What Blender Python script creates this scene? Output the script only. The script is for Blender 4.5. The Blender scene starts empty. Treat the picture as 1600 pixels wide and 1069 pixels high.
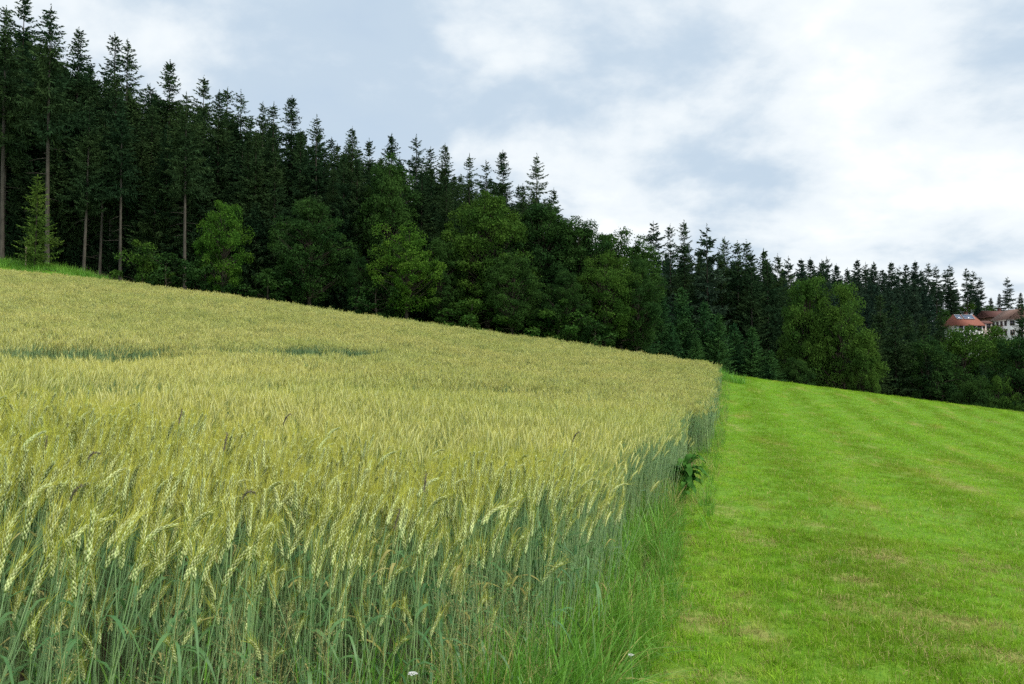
import bpy, math, random
import numpy as np

R = math.radians
SC = bpy.context.scene
COL = SC.collection
rng = np.random.default_rng(11)

# ------------------------------------------------------------------ camera
F, PITCH, CAMZ = 1256.0, R(2.53), 1.65
cd = bpy.data.cameras.new('camera')
cd.sensor_width = 36.0
cd.lens = F / 1600 * 36
cd.clip_end = 5000
cd.clip_start = 0.05
cam = bpy.data.objects.new('camera', cd)
COL.objects.link(cam)
cam.location = (0, 0, CAMZ)
cam.rotation_euler = (R(90) + PITCH, 0, 0)
SC.camera = cam

# ------------------------------------------------------------------ sky, sun, exposure
SUN_EL, SUN_AZ = 52.0, 112.0            # azimuth in degrees clockwise from the view direction (+Y)
EXPOSURE = 1.0
world = bpy.data.worlds.new('World')
SC.world = world
world.use_nodes = True
wt = world.node_tree
wt.nodes.clear()


class NT:
    """tiny helper to write node trees"""
    def __init__(self, nt):
        self.nt = nt

    def n(self, typ, ins=None, **props):
        nd = self.nt.nodes.new(typ)
        for k, v in props.items():
            setattr(nd, k, v)
        for k, v in (ins or {}).items():
            s = nd.inputs[k]
            if hasattr(v, 'is_output') or isinstance(v, bpy.types.NodeSocket):
                self.nt.links.new(v, s)
            else:
                s.default_value = v
        return nd

    def math(self, op, a, b=0.0, clamp=False):
        return self.n('ShaderNodeMath', {0: a, 1: b}, operation=op, use_clamp=clamp).outputs[0]

    def mix(self, f, a, b):
        nd = self.n('ShaderNodeMix', data_type='RGBA')
        for key, v in ((0, f), (6, a), (7, b)):
            if isinstance(v, bpy.types.NodeSocket):
                self.nt.links.new(v, nd.inputs[key])
            else:
                nd.inputs[key].default_value = v if key == 0 else (*v, 1.0)
        return nd.outputs[2]

    def ramp(self, f, a, b, lo=0.0, hi=1.0):
        nd = self.n('ShaderNodeMapRange', {0: f, 1: a, 2: b, 3: lo, 4: hi}, interpolation_type='SMOOTHSTEP')
        return nd.outputs[0]


w = NT(wt)
tc = w.n('ShaderNodeTexCoord')
sepd = w.n('ShaderNodeSeparateXYZ', {0: tc.outputs['Generated']})
dx, dy, dz = sepd.outputs
den = w.math('ADD', w.math('MAXIMUM', dz, 0.0), 0.32)
pvec = w.n('ShaderNodeCombineXYZ', {0: w.math('DIVIDE', dx, den), 1: w.math('DIVIDE', dy, den), 2: 0.0}).outputs[0]
n1 = w.n('ShaderNodeTexNoise', {'Vector': pvec, 'Scale': 2.9, 'Detail': 10.0, 'Roughness': 0.56, 'Distortion': 0.12})
n2 = w.n('ShaderNodeTexNoise', {'Vector': pvec, 'Scale': 0.75, 'Detail': 4.0, 'Roughness': 0.5, 'Distortion': 0.2})


def blob(px, py, rad, amp):
    """one cloud bank of the photograph, as a direction in the sky"""
    a, b = (px - 800) / F, (534.5 - py) / F
    d = np.array([a, math.cos(PITCH) - b * math.sin(PITCH), math.sin(PITCH) + b * math.cos(PITCH)])
    d /= np.linalg.norm(d)
    dist = w.n('ShaderNodeVectorMath', {0: tc.outputs['Generated'], 1: tuple(d)}, operation='DISTANCE').outputs['Value']
    return w.ramp(dist, 0.0, rad, amp, 0.0)


tot = w.math('ADD', w.math('MULTIPLY', n1.outputs[0], 1.05), w.math('MULTIPLY', n2.outputs[0], 0.30))
for bb in ((500, 60, 0.30, -0.13), (620, 40, 0.18, -0.06), (640, 150, 0.2, -0.08), (1120, 250, 0.17, -0.12), (880, 130, 0.15, -0.09),
           (1500, 340, 0.38, 0.10), (1300, 190, 0.14, 0.03), (760, 90, 0.10, 0.10), (960, 250, 0.12, 0.08), (180, 30, 0.22, -0.05)):
    tot = w.math('ADD', tot, blob(*bb))
tone = w.ramp(tot, 0.50, 0.77)
grey, white = (0.285, 0.347, 0.412), (0.455, 0.485, 0.505)
cloud = w.mix(tone, grey, white)
sky = w.n('ShaderNodeTexSky', sky_type='NISHITA', sun_disc=False, sun_elevation=R(SUN_EL), sun_rotation=R(SUN_AZ),
          air_density=1.0, dust_density=1.5, ozone_density=1.0)
skyc = w.n('ShaderNodeVectorMath', {0: sky.outputs[0], 1: (0.1, 0.1, 0.1)}, operation='MULTIPLY').outputs[0]
hi = w.mix(w.ramp(tot, 0.74, 1.0), cloud, (0.60, 0.61, 0.61))
full = w.mix(w.ramp(tot, 0.30, 0.5, 0.88, 0.99), skyc, hi)
bg = w.n('ShaderNodeBackground', {0: full, 1: 1.0})
w.n('ShaderNodeOutputWorld', {0: bg.outputs[0]})

sd = bpy.data.lights.new('sun', 'SUN')
sd.energy = 1.5
sd.angle = R(18)
sd.color = (1.0, 0.95, 0.86)
sun = bpy.data.objects.new('sun', sd)
COL.objects.link(sun)
# a sun lamp shines along its local -Z: tilt it towards the sun's azimuth
sx, sy = math.sin(R(SUN_AZ)) * math.cos(R(SUN_EL)), math.cos(R(SUN_AZ)) * math.cos(R(SUN_EL))
from mathutils import Vector
sun.rotation_euler = Vector((sx, sy, math.sin(R(SUN_EL)))).to_track_quat('Z', 'Y').to_euler()
sun.location = (sx * 60, sy * 60, 60)

SC.view_settings.view_transform = 'Standard'
SC.view_settings.look = 'None'
SC.view_settings.exposure = EXPOSURE
SC.view_settings.gamma = 1.0
SC.render.engine = 'CYCLES'
SC.cycles.max_bounces = 4
SC.cycles.diffuse_bounces = 2
SC.cycles.transmission_bounces = 3
SC.cycles.transparent_max_bounces = 6
SC.cycles.use_denoising = False
SC.cycles.use_adaptive_sampling = True
SC.cycles.adaptive_threshold = 0.02


# ------------------------------------------------------------------ terrain
def sm(a, b, x):
    t = np.clip((x - a) / (b - a), 0, 1)
    return t * t * (3 - 2 * t)


def edge_s(X, Y):
    """metres to the left of the crop's straight side"""
    return .27 * Y - .66 - X


def ground(X, Y):
    X = np.asarray(X, float)
    Y = np.asarray(Y, float)
    s = edge_s(X, Y)
    yy = np.clip(Y - 15, 0, None)
    ze = np.where(yy < 37, .0013 * yy ** 2, .0013 * 37 ** 2 + .0962 * 20 * np.tanh((yy - 37) / 20))
    k = .10 + .045 * sm(10, 45, Y)
    zl = k * 70 * np.tanh(np.clip(s, 0, None) / 70)
    zr = -(.10 + .03 * sm(12, 40, Y)) * 80 * np.tanh(np.clip(-s, 0, None) / 80)
    q = 1 - sm(1, 14, s)
    d = np.clip(Y - 49, 0, None)
    drop = np.where(d < 30, .006 * d * d, .006 * 900 + .36 * 14 * np.tanh((d - 30) / 14))
    far = sm(95, 330, Y) * 36 * q + (1 - q) * .05 * np.clip(Y - 70, 0, 250)
    bank = 1.1 * sm(51, 56, Y) * sm(-25, -33, X)
    return ze + zl + zr - q * drop + far + bank


def gz(x, y):
    return float(ground(x, y))


def at(px, py, Y):
    """a photo pixel at a given distance as a point of the place"""
    a, b = (px - 800) / F, (534.5 - py) / F
    d = np.array([a, math.cos(PITCH) - b * math.sin(PITCH), math.sin(PITCH) + b * math.cos(PITCH)])
    d = d * (Y / d[1])
    return d[0], Y, CAMZ + d[2]


def field_far(X):
    return 48.0 + 0.12 * np.clip(-np.asarray(X, float) - 6, 0, 60)


def field_front(X):
    return np.maximum(2.18 + .70 * (np.asarray(X, float) + 1.5), 1.85 + 0 * np.asarray(X, float))


# ------------------------------------------------------------------ helpers: naming, meshes
def tag(o, label=None, cat=None, group=None, kind=None):
    if label:
        o['label'] = label
    if cat:
        o['category'] = cat
    if group:
        o['group'] = group
    if kind:
        o['kind'] = kind
    return o


class MB:
    """collects vertices and faces (with a material slot) and makes one mesh"""
    def __init__(self):
        self.v, self.f, self.m, self.nv = [], [], [], 0

    def add(self, verts, faces, mat=0):
        verts = np.asarray(verts, float).reshape(-1, 3)
        faces = np.asarray(faces, int)
        self.v.append(verts)
        self.f.append(faces + self.nv)
        self.m.append(np.full(len(faces), mat, int))
        self.nv += len(verts)
        return self

    def join(self, other, mat=None):
        off = self.nv
        for v in other.v:
            self.v.append(v)
        for f, m in zip(other.f, other.m):
            self.f.append(f + off)
            self.m.append(m if mat is None else np.full(len(m), mat, int))
        self.nv += other.nv
        return self

    def box(self, lo, hi, mat=0):
        x0, y0, z0 = lo
        x1, y1, z1 = hi
        v = [(x0, y0, z0), (x1, y0, z0), (x1, y1, z0), (x0, y1, z0), (x0, y0, z1), (x1, y0, z1), (x1, y1, z1), (x0, y1, z1)]
        f = [(0, 3, 2, 1), (4, 5, 6, 7), (0, 1, 5, 4), (1, 2, 6, 5), (2, 3, 7, 6), (3, 0, 4, 7)]
        return self.add(v, f, mat)

    def tube(self, pts, rad, n=6, mat=0, cap=True):
        pts = np.asarray(pts, float)
        rad = np.broadcast_to(np.asarray(rad, float), (len(pts),))
        d = np.gradient(pts, axis=0)
        d /= np.linalg.norm(d, axis=1)[:, None] + 1e-12
        ref = np.array([0, 0, 1.0]) if abs(d[0][2]) < .8 else np.array([1.0, 0, 0])
        a = np.cross(d, ref)
        a /= np.linalg.norm(a, axis=1)[:, None] + 1e-12
        b = np.cross(d, a)
        th = np.arange(n) * 2 * math.pi / n
        v = pts[:, None, :] + rad[:, None, None] * (np.cos(th)[None, :, None] * a[:, None, :] + np.sin(th)[None, :, None] * b[:, None, :])
        i = np.arange(len(pts) - 1)[:, None] * n
        j = np.arange(n)[None, :]
        jn = (j + 1) % n
        f = np.stack([i + j, i + jn, i + n + jn, i + n + j], -1).reshape(-1, 4)
        return self.add(v.reshape(-1, 3), f, mat)

    def kites(self, p, d, length, width, side, mat=0, wide=.45, bend=None):
        """leaf-shaped quads: base p, unit direction d, side vector"""
        L = np.asarray(length)[:, None]
        W = np.asarray(width)[:, None]
        mid = p + d * L * wide
        tip = p + d * L
        if bend is not None:
            tip = tip + bend
        v = np.stack([p, mid + side * W, tip, mid - side * W], 1).reshape(-1, 3)
        f = np.arange(len(p) * 4).reshape(-1, 4)
        return self.add(v, f, mat)

    def mesh(self, name, mats, smooth=False):
        me = bpy.data.meshes.new(name)
        V = np.concatenate(self.v) if self.v else np.zeros((0, 3))
        me.vertices.add(len(V))
        me.vertices.foreach_set('co', V.astype(np.float32).ravel())
        li, ls, pos = [], [], 0
        for f in self.f:
            li.append(f.ravel())
            ls.append(pos + np.arange(len(f)) * f.shape[1])
            pos += f.size
        li = np.concatenate(li).astype(np.int32)
        ls = np.concatenate(ls).astype(np.int32)
        me.loops.add(len(li))
        me.loops.foreach_set('vertex_index', li)
        me.polygons.add(len(ls))
        me.polygons.foreach_set('loop_start', ls)
        me.polygons.foreach_set('material_index', np.concatenate(self.m).astype(np.int32))
        if smooth:
            me.polygons.foreach_set('use_smooth', np.ones(len(ls), bool))
        for m in (mats if isinstance(mats, (list, tuple)) else [mats]):
            me.materials.append(m)
        me.update(calc_edges=True)
        me.validate()
        return me

    def build(self, name, mats, parent=None, smooth=False):
        return link(name, self.mesh(name, mats, smooth), parent)


def link(name, data, parent=None, loc=None, rotz=0.0, scale=None):
    o = bpy.data.objects.new(name, data)
    COL.objects.link(o)
    if parent is not None:
        o.parent = parent
    if loc is not None:
        o.location = loc
    o.rotation_euler = (0, 0, rotz)
    if scale is not None:
        o.scale = scale if hasattr(scale, '__len__') else (scale,) * 3
    return o


def unit(v):
    return v / (np.linalg.norm(v, axis=-1, keepdims=True) + 1e-12)


def perp(d, g):
    """random unit vectors at right angles to d"""
    r = g.normal(size=d.shape)
    return unit(np.cross(d, r))


def vnoise(x, y, seed=0):
    """smooth value noise"""
    xi, yi = np.floor(x).astype(int), np.floor(y).astype(int)
    fx, fy = x - xi, y - yi
    fx, fy = fx * fx * (3 - 2 * fx), fy * fy * (3 - 2 * fy)

    def h(a, b):
        n = (a * 374761393 + b * 668265263 + seed * 974634777) & 0x7fffffff
        n = ((n ^ (n >> 13)) * 1274126177) & 0x7fffffff
        return ((n ^ (n >> 16)) & 0xffff) / 65535.0
    return (h(xi, yi) * (1 - fx) + h(xi + 1, yi) * fx) * (1 - fy) + (h(xi, yi + 1) * (1 - fx) + h(xi + 1, yi + 1) * fx) * fy


# ------------------------------------------------------------------ materials
def new_mat(name):
    m = bpy.data.materials.new(name)
    m.use_nodes = True
    m.node_tree.nodes.clear()
    return m, NT(m.node_tree)


def mow_coords(t, pos):
    """coordinates along and across the mower's swaths, so that patches are longer than wide"""
    sp = t.n('ShaderNodeSeparateXYZ', {0: pos})
    across = t.math('SUBTRACT', sp.outputs[0], t.math('MULTIPLY', sp.outputs[1], .27))
    return t.n('ShaderNodeCombineXYZ', {0: across, 1: t.math('MULTIPLY', sp.outputs[1], .34), 2: 0.0}).outputs[0]


def leaf_mat(name, c1, c2, trans=0.25, rough=0.55, noise=0.6, spec=0.25, patch=None, patch_scale=0.5, tcol=None, stripes=0.0):
    """foliage: colour varies from thing to thing and from place to place, some light passes through"""
    m, t = new_mat(name)
    oi = t.n('ShaderNodeObjectInfo')
    geo = t.n('ShaderNodeNewGeometry')
    nz = t.n('ShaderNodeTexNoise', {'Vector': geo.outputs['Position'], 'Scale': noise, 'Detail': 1.0, 'Roughness': .6})
    f = t.math('ADD', t.math('MULTIPLY', oi.outputs['Random'], .55), t.ramp(nz.outputs[0], .3, .7, -.05, .5))
    col = t.mix(t.ramp(f, 0, 1), c1, c2)
    if patch:
        pm = mow_coords(t, geo.outputs['Position'])
        n2 = t.n('ShaderNodeTexNoise', {'Vector': pm, 'Scale': patch_scale, 'Detail': 4.0, 'Roughness': .6})
        col = t.mix(t.ramp(n2.outputs[0], .50, .74, 0, .6), col, patch)
        n3 = t.n('ShaderNodeTexNoise', {'Vector': pm, 'Scale': 3.6, 'Detail': 2.0, 'Roughness': .6})
        col = t.mix(t.ramp(n3.outputs[0], .52, .78, 0, .5), col, patch)
    if stripes:                                        # swaths left by the mower, parallel to the crop's side
        sp = t.n('ShaderNodeSeparateXYZ', {0: geo.outputs['Position']})
        sv = t.math('SUBTRACT', t.math('MULTIPLY', sp.outputs[1], .27), sp.outputs[0])
        wv = t.math('SINE', t.math('ADD', t.math('MULTIPLY', sv, 2.4), t.math('MULTIPLY', nz.outputs[0], 2.5)))
        col = t.n('ShaderNodeHueSaturation', {'Value': t.math('ADD', t.math('MULTIPLY', wv, stripes), 1.0), 'Color': col}).outputs[0]
    isl = t.n('ShaderNodeMath', {0: geo.outputs['Random Per Island'], 1: .8}, operation='MULTIPLY').outputs[0]
    hsv = t.n('ShaderNodeHueSaturation', {'Value': t.math('ADD', isl, .6), 'Color': col})
    if spec > .2:
        pb = t.n('ShaderNodeBsdfPrincipled', {'Base Color': hsv.outputs[0], 'Roughness': rough, 'Specular IOR Level': spec})
    else:
        pb = t.n('ShaderNodeBsdfDiffuse', {'Color': hsv.outputs[0]})
    tcolour = hsv.outputs[0] if tcol is None else t.mix(.6, hsv.outputs[0], tcol)
    tb = t.n('ShaderNodeBsdfTranslucent', {'Color': tcolour})
    mx = t.n('ShaderNodeMixShader', {0: trans, 1: pb.outputs[0], 2: tb.outputs[0]})
    t.n('ShaderNodeOutputMaterial', {0: mx.outputs[0]})
    return m


def plain_mat(name, c, rough=.7, var=.25, scale=3.0, spec=.3, stretch=None, bump=0.0):
    m, t = new_mat(name)
    co = t.n('ShaderNodeTexCoord')
    vec = co.outputs['Object']
    if stretch:
        vec = t.n('ShaderNodeVectorMath', {0: vec, 1: stretch}, operation='MULTIPLY').outputs[0]
    nz = t.n('ShaderNodeTexNoise', {'Vector': vec, 'Scale': scale, 'Detail': 5.0, 'Roughness': .65})
    hs = t.n('ShaderNodeHueSaturation', {'Value': t.ramp(nz.outputs[0], .25, .75, 1 - var, 1 + var), 'Color': (*c, 1)})
    pb = t.n('ShaderNodeBsdfPrincipled', {'Base Color': hs.outputs[0], 'Roughness': rough, 'Specular IOR Level': spec})
    if bump:
        bp = t.n('ShaderNodeBump', {'Strength': bump, 'Height': nz.outputs[0]})
        t.nt.links.new(bp.outputs[0], pb.inputs['Normal'])
    t.n('ShaderNodeOutputMaterial', {0: pb.outputs[0]})
    return m


M = {}
M['needle'] = leaf_mat('needles', (.024, .056, .025), (.050, .088, .030), trans=.1, noise=.35, spec=.1)
M['needle_far'] = leaf_mat('needles_haze_tint', (.028, .058, .038), (.046, .080, .044), trans=.1, noise=.2, spec=.1)  # faint haze of distance put into the needle colour as a blue tint
M['needle_young'] = leaf_mat('young_needles', (.032, .092, .036), (.065, .150, .040), trans=.15, noise=.5, spec=.1)
M['leaf_dark'] = leaf_mat('dark_leaves', (.026, .066, .020), (.050, .108, .024), trans=.22, noise=.5, spec=.1)
M['leaf_mid'] = leaf_mat('mid_leaves', (.038, .095, .020), (.080, .155, .025), trans=.25, noise=.5, spec=.1)
M['leaf_lime'] = leaf_mat('lime_leaves', (.055, .140, .020), (.115, .215, .028), trans=.3, noise=.5, spec=.1)
M['bark'] = plain_mat('spruce_bark', (.088, .080, .064), .9, .4, 5, .1, (1, 1, .25), .4)
M['bark_dark'] = plain_mat('dark_bark', (.07, .058, .045), .9, .4, 5, .1, (1, 1, .25), .4)
M['stem'] = leaf_mat('wheat_stem', (.25, .40, .19), (.38, .51, .22), trans=.12, rough=.45, noise=1.5, spec=.3)
M['ear'] = leaf_mat('wheat_ear', (.45, .55, .26), (.58, .64, .29), trans=.12, rough=.5, noise=.35, spec=.3)
M['awn'] = leaf_mat('wheat_awn', (.47, .53, .07), (.62, .60, .115), trans=.35, noise=.3, spec=.1)
M['blade'] = leaf_mat('wheat_leaf', (.08, .20, .07), (.15, .28, .10), trans=.3, rough=.45, noise=1.0, spec=.3)
M['ear_far'] = leaf_mat('wheat_ear_far', (.50, .55, .23), (.62, .62, .27), trans=.15, noise=.2, spec=.1)
M['awn_far'] = leaf_mat('wheat_awn_far', (.56, .59, .12), (.71, .67, .17), trans=.35, noise=.2, spec=.1)
M['grass'] = leaf_mat('meadow_grass', (.165, .36, .022), (.28, .47, .04), trans=.32, rough=.5, noise=2.6, spec=.1,
                      patch=(.42, .43, .085), patch_scale=.75, tcol=(.36, .56, .03), stripes=.20)
M['grass_dry'] = leaf_mat('dry_grass', (.36, .34, .11), (.50, .45, .18), trans=.25, rough=.6, noise=.9, spec=.1)
M['grass_tall'] = leaf_mat('tall_grass', (.13, .33, .045), (.25, .50, .07), trans=.32, rough=.45, noise=1.1, spec=.3, tcol=(.2, .42, .03))
M['panicle'] = leaf_mat('grass_panicle', (.30, .29, .12), (.42, .40, .18), trans=.25, rough=.6, noise=2, spec=.2)
M['foxtail'] = plain_mat('dark_grass_head', (.16, .135, .095), .8, .4, 200, .2)
M['dock'] = leaf_mat('dock_leaf', (.040, .125, .024), (.085, .21, .040), trans=.2, noise=6, spec=.1)
M['petal'] = plain_mat('white_petal', (.62, .62, .60), .6, .1, 40)


def dry_mask(X, Y):
    """the same kind of bare, yellowed places that the photograph shows near the camera"""
    m = np.zeros_like(X)
    for px, py, rx, ry in ((1080, 965, .22, .35), (1165, 835, .3, .55), (1380, 870, .45, .5), (1330, 905, .3, .25), (1480, 965, .5, .3),
                           (1130, 790, .2, .5), (1130, 660, .35, 2.5), (1480, 735, .5, 1.0), (1500, 760, .4, 1.2), (1330, 945, .3, .3),
                           (1550, 1020, .4, .2), (1170, 985, .2, .2), (1090, 1055, .4, .12), (1125, 800, .25, .4), (1270, 820, .25, .4)):
        a, b = (px - 800) / F, (590 - py) / F
        yy = 1.75 / -b
        for _ in range(8):
            yy = (CAMZ - gz(a * yy, yy)) / -b
        m = np.maximum(m, 1 - sm(.1, 1.3, np.hypot((X - a * yy) / rx, (Y - yy) / ry)))
    ragged = sm(.25, .75, .6 * vnoise(X * 9, Y * 5, 71) + .4 * vnoise(X * 23, Y * 12, 72))
    return m * (.25 + .75 * ragged)


def ground_mats():
    # mown meadow soil and thatch
    m, t = new_mat('meadow_ground')
    geo = t.n('ShaderNodeNewGeometry')
    pos = geo.outputs['Position']
    a = t.n('ShaderNodeTexNoise', {'Vector': mow_coords(t, pos), 'Scale': .75, 'Detail': 4.0, 'Roughness': .6})
    b = t.n('ShaderNodeTexNoise', {'Vector': pos, 'Scale': 14.0, 'Detail': 6.0, 'Roughness': .7})
    col = t.mix(t.ramp(b.outputs[0], .3, .7), (.085, .20, .014), (.18, .33, .03))
    col = t.mix(t.ramp(a.outputs[0], .52, .72, 0, .75), col, (.30, .27, .085))
    at_ = t.n('ShaderNodeAttribute', attribute_name='dry')
    straw = t.mix(t.ramp(b.outputs[0], .3, .7), (.26, .23, .08), (.42, .38, .15))
    col = t.mix(t.math('MULTIPLY', at_.outputs['Fac'], t.ramp(b.outputs[0], .3, .65, .15, .85)), col, straw)
    pb = t.n('ShaderNodeBsdfPrincipled', {'Base Color': col, 'Roughness': .9, 'Specular IOR Level': .1})
    bp = t.n('ShaderNodeBump', {'Strength': .6, 'Distance': .05, 'Height': b.outputs[0]})
    t.nt.links.new(bp.outputs[0], pb.inputs['Normal'])
    t.n('ShaderNodeOutputMaterial', {0: pb.outputs[0]})
    s = plain_mat('field_soil', (.085, .070, .042), .95, .4, 4, .05, None, .5)
    f = plain_mat('forest_floor', (.045, .042, .024), .95, .5, 1.5, .05, None, .5)
    g = plain_mat('hill_grass', (.07, .15, .02), .95, .3, .3, .05, None, .3)
    return [m, s, f, g]


GM = ground_mats()


def build_ground():
    ys = np.concatenate([np.linspace(-30, 0, 8)[:-1], np.linspace(0, 20, 121)[:-1], np.linspace(20, 60, 81), 60 + np.cumsum(np.geomspace(.7, 40, 60))])
    sl = np.concatenate([[0], np.cumsum(np.geomspace(.12, 45, 74))])
    ss = np.concatenate([-sl[:0:-1], sl])
    S, Yg = np.meshgrid(ss, ys)
    X = .27 * Yg - .66 - S
    Z = ground(X, Yg)
    n = len(ss)
    i, j = np.meshgrid(np.arange(len(ys) - 1), np.arange(n - 1), indexing='ij')
    a = (i * n + j).ravel()
    f = np.stack([a, a + n, a + n + 1, a + 1], 1)
    sc = .5 * (S[:-1, :-1] + S[1:, 1:]).ravel()
    yc = .5 * (Yg[:-1, :-1] + Yg[1:, 1:]).ravel()
    xc = .27 * yc - .66 - sc
    mat = np.where(sc < 0, 0, 1)
    mat = np.where((sc >= 0) & (yc > field_far(xc)), 0, mat)
    mat = np.where((sc >= 0) & (yc < np.maximum(field_front(xc) - .25, .5)), 0, mat)
    mat = np.where(yc > 57, 2, mat)
    mat = np.where((sc < -1) & (yc < 62), 0, mat)
    mat = np.where((yc > 225) & (yc < 275) & (xc > 115) & (xc < 190), 3, mat)
    b = MB()
    b.add(np.stack([X, Yg, Z], -1).reshape(-1, 3), f)
    b.m = [mat]
    o = b.build('ground', GM, smooth=True)
    da = o.data.attributes.new('dry', 'FLOAT', 'POINT')
    da.data.foreach_set('value', dry_mask(X.ravel(), Yg.ravel()).astype(np.float32))
    tag(o, kind='structure')


build_ground()


# ------------------------------------------------------------------ scattering (stuff only)
def protos(name, meshes):
    c = bpy.data.collections.new(name)
    for i, me in enumerate(meshes):
        c.objects.link(bpy.data.objects.new('%s_%02d' % (name, i), me))
    return c


def scatter(name, label, cat, coll, P, rot, scl, idx):
    me = bpy.data.meshes.new(name)
    me.vertices.add(len(P))
    me.vertices.foreach_set('co', np.asarray(P, np.float32).ravel())
    a = me.attributes.new('rot', 'FLOAT_VECTOR', 'POINT')
    a.data.foreach_set('vector', np.asarray(rot, np.float32).ravel())
    s = np.asarray(scl, np.float32)
    if s.ndim == 1:
        s = np.repeat(s[:, None], 3, 1)
    a = me.attributes.new('scl', 'FLOAT_VECTOR', 'POINT')
    a.data.foreach_set('vector', s.ravel())
    a = me.attributes.new('idx', 'INT', 'POINT')
    a.data.foreach_set('value', np.asarray(idx, np.int32))
    o = link(name, me)
    ng = bpy.data.node_groups.new(name, 'GeometryNodeTree')
    ng.interface.new_socket('Geometry', in_out='INPUT', socket_type='NodeSocketGeometry')
    ng.interface.new_socket('Geometry', in_out='OUTPUT', socket_type='NodeSocketGeometry')
    t = NT(ng)
    gi = t.n('NodeGroupInput')
    ci = t.n('GeometryNodeCollectionInfo', {'Collection': coll, 'Separate Children': True, 'Reset Children': True})
    at_ = {}
    for nm, ty in (('rot', 'FLOAT_VECTOR'), ('scl', 'FLOAT_VECTOR'), ('idx', 'INT')):
        nd = t.n('GeometryNodeInputNamedAttribute', data_type=ty)
        nd.inputs['Name'].default_value = nm
        at_[nm] = nd.outputs['Attribute']
    mp = t.n('GeometryNodeMeshToPoints', {'Mesh': gi.outputs[0]})
    ip = t.n('GeometryNodeInstanceOnPoints', {'Points': mp.outputs[0], 'Instance': ci.outputs[0], 'Pick Instance': True,
                                              'Instance Index': at_['idx'], 'Rotation': at_['rot'], 'Scale': at_['scl']})
    t.n('NodeGroupOutput', {0: ip.outputs[0]})
    md = o.modifiers.new('scatter', 'NODES')
    md.node_group = ng
    tag(o, label, cat, kind='stuff')
    return o


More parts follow.
